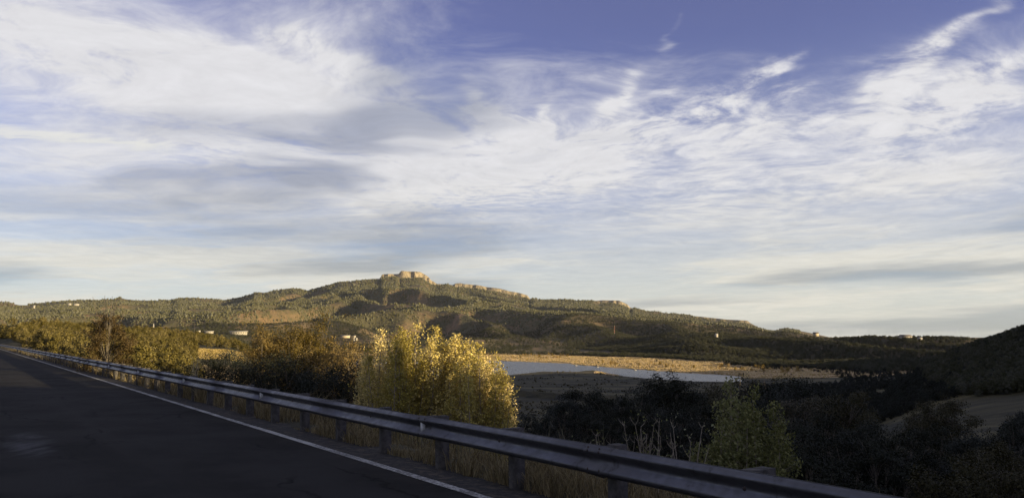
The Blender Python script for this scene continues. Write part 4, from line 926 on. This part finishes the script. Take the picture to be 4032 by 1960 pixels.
# ------------------------------------------------------------------ buildings and masts far off
def house(px, py, r, wpx, hpx, label, wall='plaster', roof='roof', yaw=0.0, group=None, name='house', depth=None, gable=.45, windows=0, sink=1.0):
    p = at(px, py, r); g = float(gz(p[0], p[1])); k = r / F
    w, h = wpx * k, hpx * k; d = depth or w * .6; g = max(g, p[2]) if abs(p[2] - g) < 40 else g
    e = empty(name, (p[0], p[1], g), yaw - math.atan2(p[0], p[1])); tag(e, label, 'house' if name == 'house' else name.replace('_', ' '), group)
    hw = h * (1 - gable); mb = MB(); mb.box(-w / 2, w / 2, -d / 2, d / 2, -3.0 * sink, hw); 
    mb.add([(-w / 2, -d / 2, hw), (-w / 2, d / 2, hw), (-w / 2, 0, h * .97), (w / 2, -d / 2, hw), (w / 2, d / 2, hw), (w / 2, 0, h * .97)], None, [(0, 2, 1), (3, 4, 5)])
    obj('wall', mb.mesh('wall', M[wall]), e)
    o_ = .06 * w; t_r = .12 + .03 * h
    rv_ = [(-w / 2 - o_, -d / 2 - o_, hw - .1), (w / 2 + o_, -d / 2 - o_, hw - .1), (w / 2 + o_, 0, h), (-w / 2 - o_, 0, h), (-w / 2 - o_, d / 2 + o_, hw - .1), (w / 2 + o_, d / 2 + o_, hw - .1)]
    rv_ = rv_ + [(a, b2, c + t_r) for a, b2, c in rv_]
    obj('roof', mesh_np('roof', rv_, np.array([(0, 3, 2, 1), (3, 4, 5, 2), (6, 7, 8, 9), (9, 8, 11, 10), (0, 1, 7, 6), (4, 10, 11, 5), (0, 6, 9, 3), (3, 9, 10, 4), (1, 2, 8, 7), (2, 5, 11, 8)]), M[roof]), e)
    for i in range(windows):
        x_ = -w / 2 + (i + .5) * w / windows; mb = MB(); mb.box(x_ - w / windows * .22, x_ + w / windows * .22, -d / 2 - .05, -d / 2 + .05, hw * .35, hw * .72); obj('window', mb.mesh('window', M['glass']), e)
    return e
def P1(x, y): return x / q, 1000 / 3.9375 + y / q
def P2_(x, y): return (1000 + x / 2.504) / 3.9375, 1000 / 3.9375 + y / q
def P3(x, y): return (2000 + x / 2.504) / 3.9375, 1100 / 3.9375 + y / q
def P4(x, y): return (3000 + x / 2.4264) / 3.9375, (1200 + y / 2.4264) / 3.9375
GT, GH = 'pale houses of the town row', 'pale houses high on the mountain apron'
rg = np.random.RandomState(29)
for (cx_, cy_, w_, h_) in ((205, 640, 1.6, 1.4), (240, 645, 1.6, 1.3), (275, 655, 2.4, 1.6), (295, 640, 1.8, 1.8), (318, 645, 2.2, 2.2), (345, 640, 1.6, 1.8), (370, 658, 2.6, 1.4), (432, 650, 1.8, 1.6), (448, 652, 1.8, 1.4), (490, 640, 1.4, 1.6), (520, 655, 1.6, 1.2), (565, 662, 3.0, 1.2), (620, 664, 2.4, 1.4), (690, 660, 1.8, 1.0), (725, 662, 1.6, 1.5), (775, 672, 2.0, 1.4), (795, 672, 1.6, 1.4), (830, 690, 3.0, 1.0)):
    px, py = P1(cx_, cy_); house(px, py, 3100 + rg.uniform(-60, 60), w_ * 1.1, h_ * 1.2, 'tiny pale house in the town row above the junipers', 'plaster', 'roof_pale', rg.uniform(-.5, .5), GT)
for (cx_, cy_, w_, h_) in ((685, 495, 2.4, 1.1), (752, 499, 3.6, 1.1), (868, 523, 3.2, 1.5), (905, 527, 2.4, 1.0), (930, 527, 2.2, 1.0), (1085, 523, 2.6, 1.2), (1110, 525, 1.6, 1.0), (2368, 545, 2.4, 1.2), (2385, 552, 2.6, 1.4), (2397, 532, 1.6, 1.6), (2432, 556, 1.4, 1.2), (2468, 556, 2.4, 1.2), (2490, 533, 2.2, 1.0)):
    px, py = P1(cx_, cy_); house(px, py, 5000, w_ * 1.1, h_ * 1.2, 'tiny pale house on the open apron halfway up the mountain', 'plaster', 'roof_pale', rg.uniform(-.4, .4), GH)
px, py = P1(335, 525); house(px, py, 5000, 1.6, 2.2, 'lone white house high on the slope near the picture edge', 'plaster', 'roof_pale')
px, py = P1(2350, 782); house(px, py, 2500, 15, 2.5, 'long white industrial building beyond the junipers, beside the oaks', 'plaster', 'roof_pale', 0.1, None, 'warehouse', 22, .18, 7)
px, py = P1(2060, 768); house(px, py, 2500, 7.5, 1.3, 'low white shed left of the long white building', 'plaster', 'roof_pale', 0.05, None, 'warehouse', 16, .2, 4)
px, py = P1(1955, 762); house(px, py, 2520, 3.5, 1.2, 'small pale shed beside the tall pole', 'plaster', 'roof_pale', 0.1, None, 'warehouse', 9, .2)
px, py = P1(1630, 740); house(px, py, 2550, 3, 1.2, 'small pale shed right of the white tower', 'plaster', 'roof_pale', 0.2, None, 'warehouse', 9, .2)
px, py = P2_(900, 812); house(px, py, 2350, 8.5, 1.5, 'low pale shed roof between the oaks and golden clump', 'tanwall', 'roof_pale', 0.1, None, 'warehouse', 14, .3)
px, py = P2_(985, 808); house(px, py, 2350, 3.5, 1.1, 'small grey shed by the golden clump', 'plaster', 'roof', 0.1, None, 'warehouse', 10, .3)
for cx_, lab in ((985, 'white tank on the lit yard, nearer the oaks'), (1010, 'white tank on the lit yard, nearer the golden clump')):
    px, py = P2_(cx_, 834); p = at(px, py, 2150); e = empty('storage_tank', (p[0], p[1], max(p[2], float(gz(p[0], p[1]))))); tag(e, lab, 'tank')
    mb = MB(); a_ = np.array([(0, 0, -4), (0, 0, 3.2)]); mb.tube(a_, 2.6, 14); obj('shell', mb.mesh('shell', M['plaster'], True), e)
    mb = MB(); mb.tube(np.array([(0, 0, 3.2), (0, 0, 3.6), (0, 0, 4.2)]), [2.65, 2.2, .1], 14); obj('roof', mb.mesh('roof', M['roof_pale']), e)
px, py = P3(2055, 552); house(px, py, 1880, 2.8, 2.2, 'small bright house alone on the dark ridge near the mesa', 'plaster', 'roof_pale', 0.6)
px, py = P4(515, 282); house(px, py, 1880, 4.5, 2.4, 'dim tan house among trees on the ridge top', 'tanwall', 'roof', 0.3)
px, py = P4(1370, 318); house(px, py, 1850, 10, 3.4, 'large pale house with sunlit gable on the ridge top', 'plaster', 'roof', 0.75, None, 'house', 13, .45, 3)
px, py = P4(1510, 326); house(px, py, 1850, 3.6, 1.8, 'small annex house just below the large ridge house', 'plaster', 'roof_pale', 0.5)

px, py = P3(1050, 516); p = at(px, py, 2300); e = empty('radio_mast', (p[0], p[1], max(float(gz(p[0], p[1])), p[2] - 4))); tag(e, 'red and white banded radio mast above the wooded hill', 'mast')
for k in range(7):
    mb = MB(); h0, h1 = k * 3.4, (k + 1) * 3.4
    for sx_, sy_ in ((-1, -1), (1, -1), (1, 1), (-1, 1)):
        w0, w1 = .95 - .07 * k, .88 - .07 * k
        mb.tube([(sx_ * w0, sy_ * w0, h0), (sx_ * w1, sy_ * w1, h1)], .22, 4)
        mb.tube([(sx_ * w0, sy_ * w0, h0), (-sy_ * w1, sx_ * w1, h1)], .14, 3)
    obj('mast_section', mb.mesh('mast_section', M['plaster'] if k % 2 == 0 else M['red']), e)
px, py = P1(1513, 720); p = at(px, py, 2500); e = empty('tower', (p[0], p[1], p[2])); tag(e, 'slim white tower rising over the juniper hill', 'tower')
mb = MB(); mb.tube([(0, 0, -12), (0, 0, 4), (0, 0, 9)], [2.2, 1.9, 1.3], 8); obj('shaft', mb.mesh('shaft', M['plaster']), e)
mb = MB(); mb.tube([(0, 0, 9), (0, 0, 9.4), (0, 0, 12.5)], [1.7, 1.5, .1], 8); obj('cap', mb.mesh('cap', M['roof_pale']), e)
for cx_, hh_, f_, lab in ((1918, 22, P1, 'tall thin pole beside the white sheds'), (960, 13, P2_, 'thin pole by the lit yard near the golden clump')):
    px, py = f_(cx_, 755 if f_ is P1 else 840); p = at(px, py, 2400); e = empty('utility_pole', tuple(p)); tag(e, lab, 'pole')
    mb = MB(); mb.tube([(0, 0, -12), (0, 0, hh_)], [.42, .3], 6); obj('shaft', mb.mesh('shaft', M['bark']), e); mb = MB(); mb.box(-1.6, 1.6, -.15, .15, hh_ - 2, hh_ - 1.6); obj('crossarm', mb.mesh('crossarm', M['bark']), e)
for (cx_, cy_), lab in (((668, 843), 'small white boat near the far shore, nearer the golden clump'), ((880, 857), 'small white boat off the lit point'), ((1250, 886), 'small white boat below the far beach')):
    px, py = P3(cx_, cy_); x, y = on_level(px, py + .3, WL); e = empty('boat', (x, y, WL)); tag(e, lab, 'boat', 'boats on the lake')
    hv = [(-2.6, -.8, .5), (-2.6, .8, .5), (1.4, .9, .6), (3.0, 0, .8), (1.4, -.9, .6), (-2.5, -.5, -.3), (-2.5, .5, -.3), (1.2, .5, -.3), (2.4, 0, -.2), (1.2, -.5, -.3)]
    obj('hull', mesh_np('hull', hv, [np.array([(0, 1, 6, 5), (1, 2, 7, 6), (2, 3, 8, 7), (3, 4, 9, 8), (4, 0, 5, 9)]), np.array([(0, 4, 3, 2, 1)])], M['plaster']), e)
    mb = MB(); mb.box(-.9, .8, -.6, .6, .5, 1.5); obj('cabin', mb.mesh('cabin', M['plaster']), e)

# ------------------------------------------------------------------ air
mh = bpy.data.materials.new('haze_air'); mh.use_nodes = True; th_ = NT(mh.node_tree)
th_.n.remove(th_.n['Principled BSDF']); pvn = th_.node('ShaderNodeVolumePrincipled')
pvn.inputs['Color'].default_value = (0.80, 0.86, 0.95, 1); pvn.inputs['Density'].default_value = 1.1e-5; pvn.inputs['Anisotropy'].default_value = 0.2
th_.l.new(pvn.outputs[0], th_.n['Material Output'].inputs['Volume'])
mb = MB(); mb.box(-13500, 13500, -13500, 13500, VERT[:, 2].min() - 4, VERT[:, 2].max() + 30)
tag(obj('haze', mb.mesh('haze', mh)), 'thin pale evening haze over the valley', 'haze', kind='stuff')
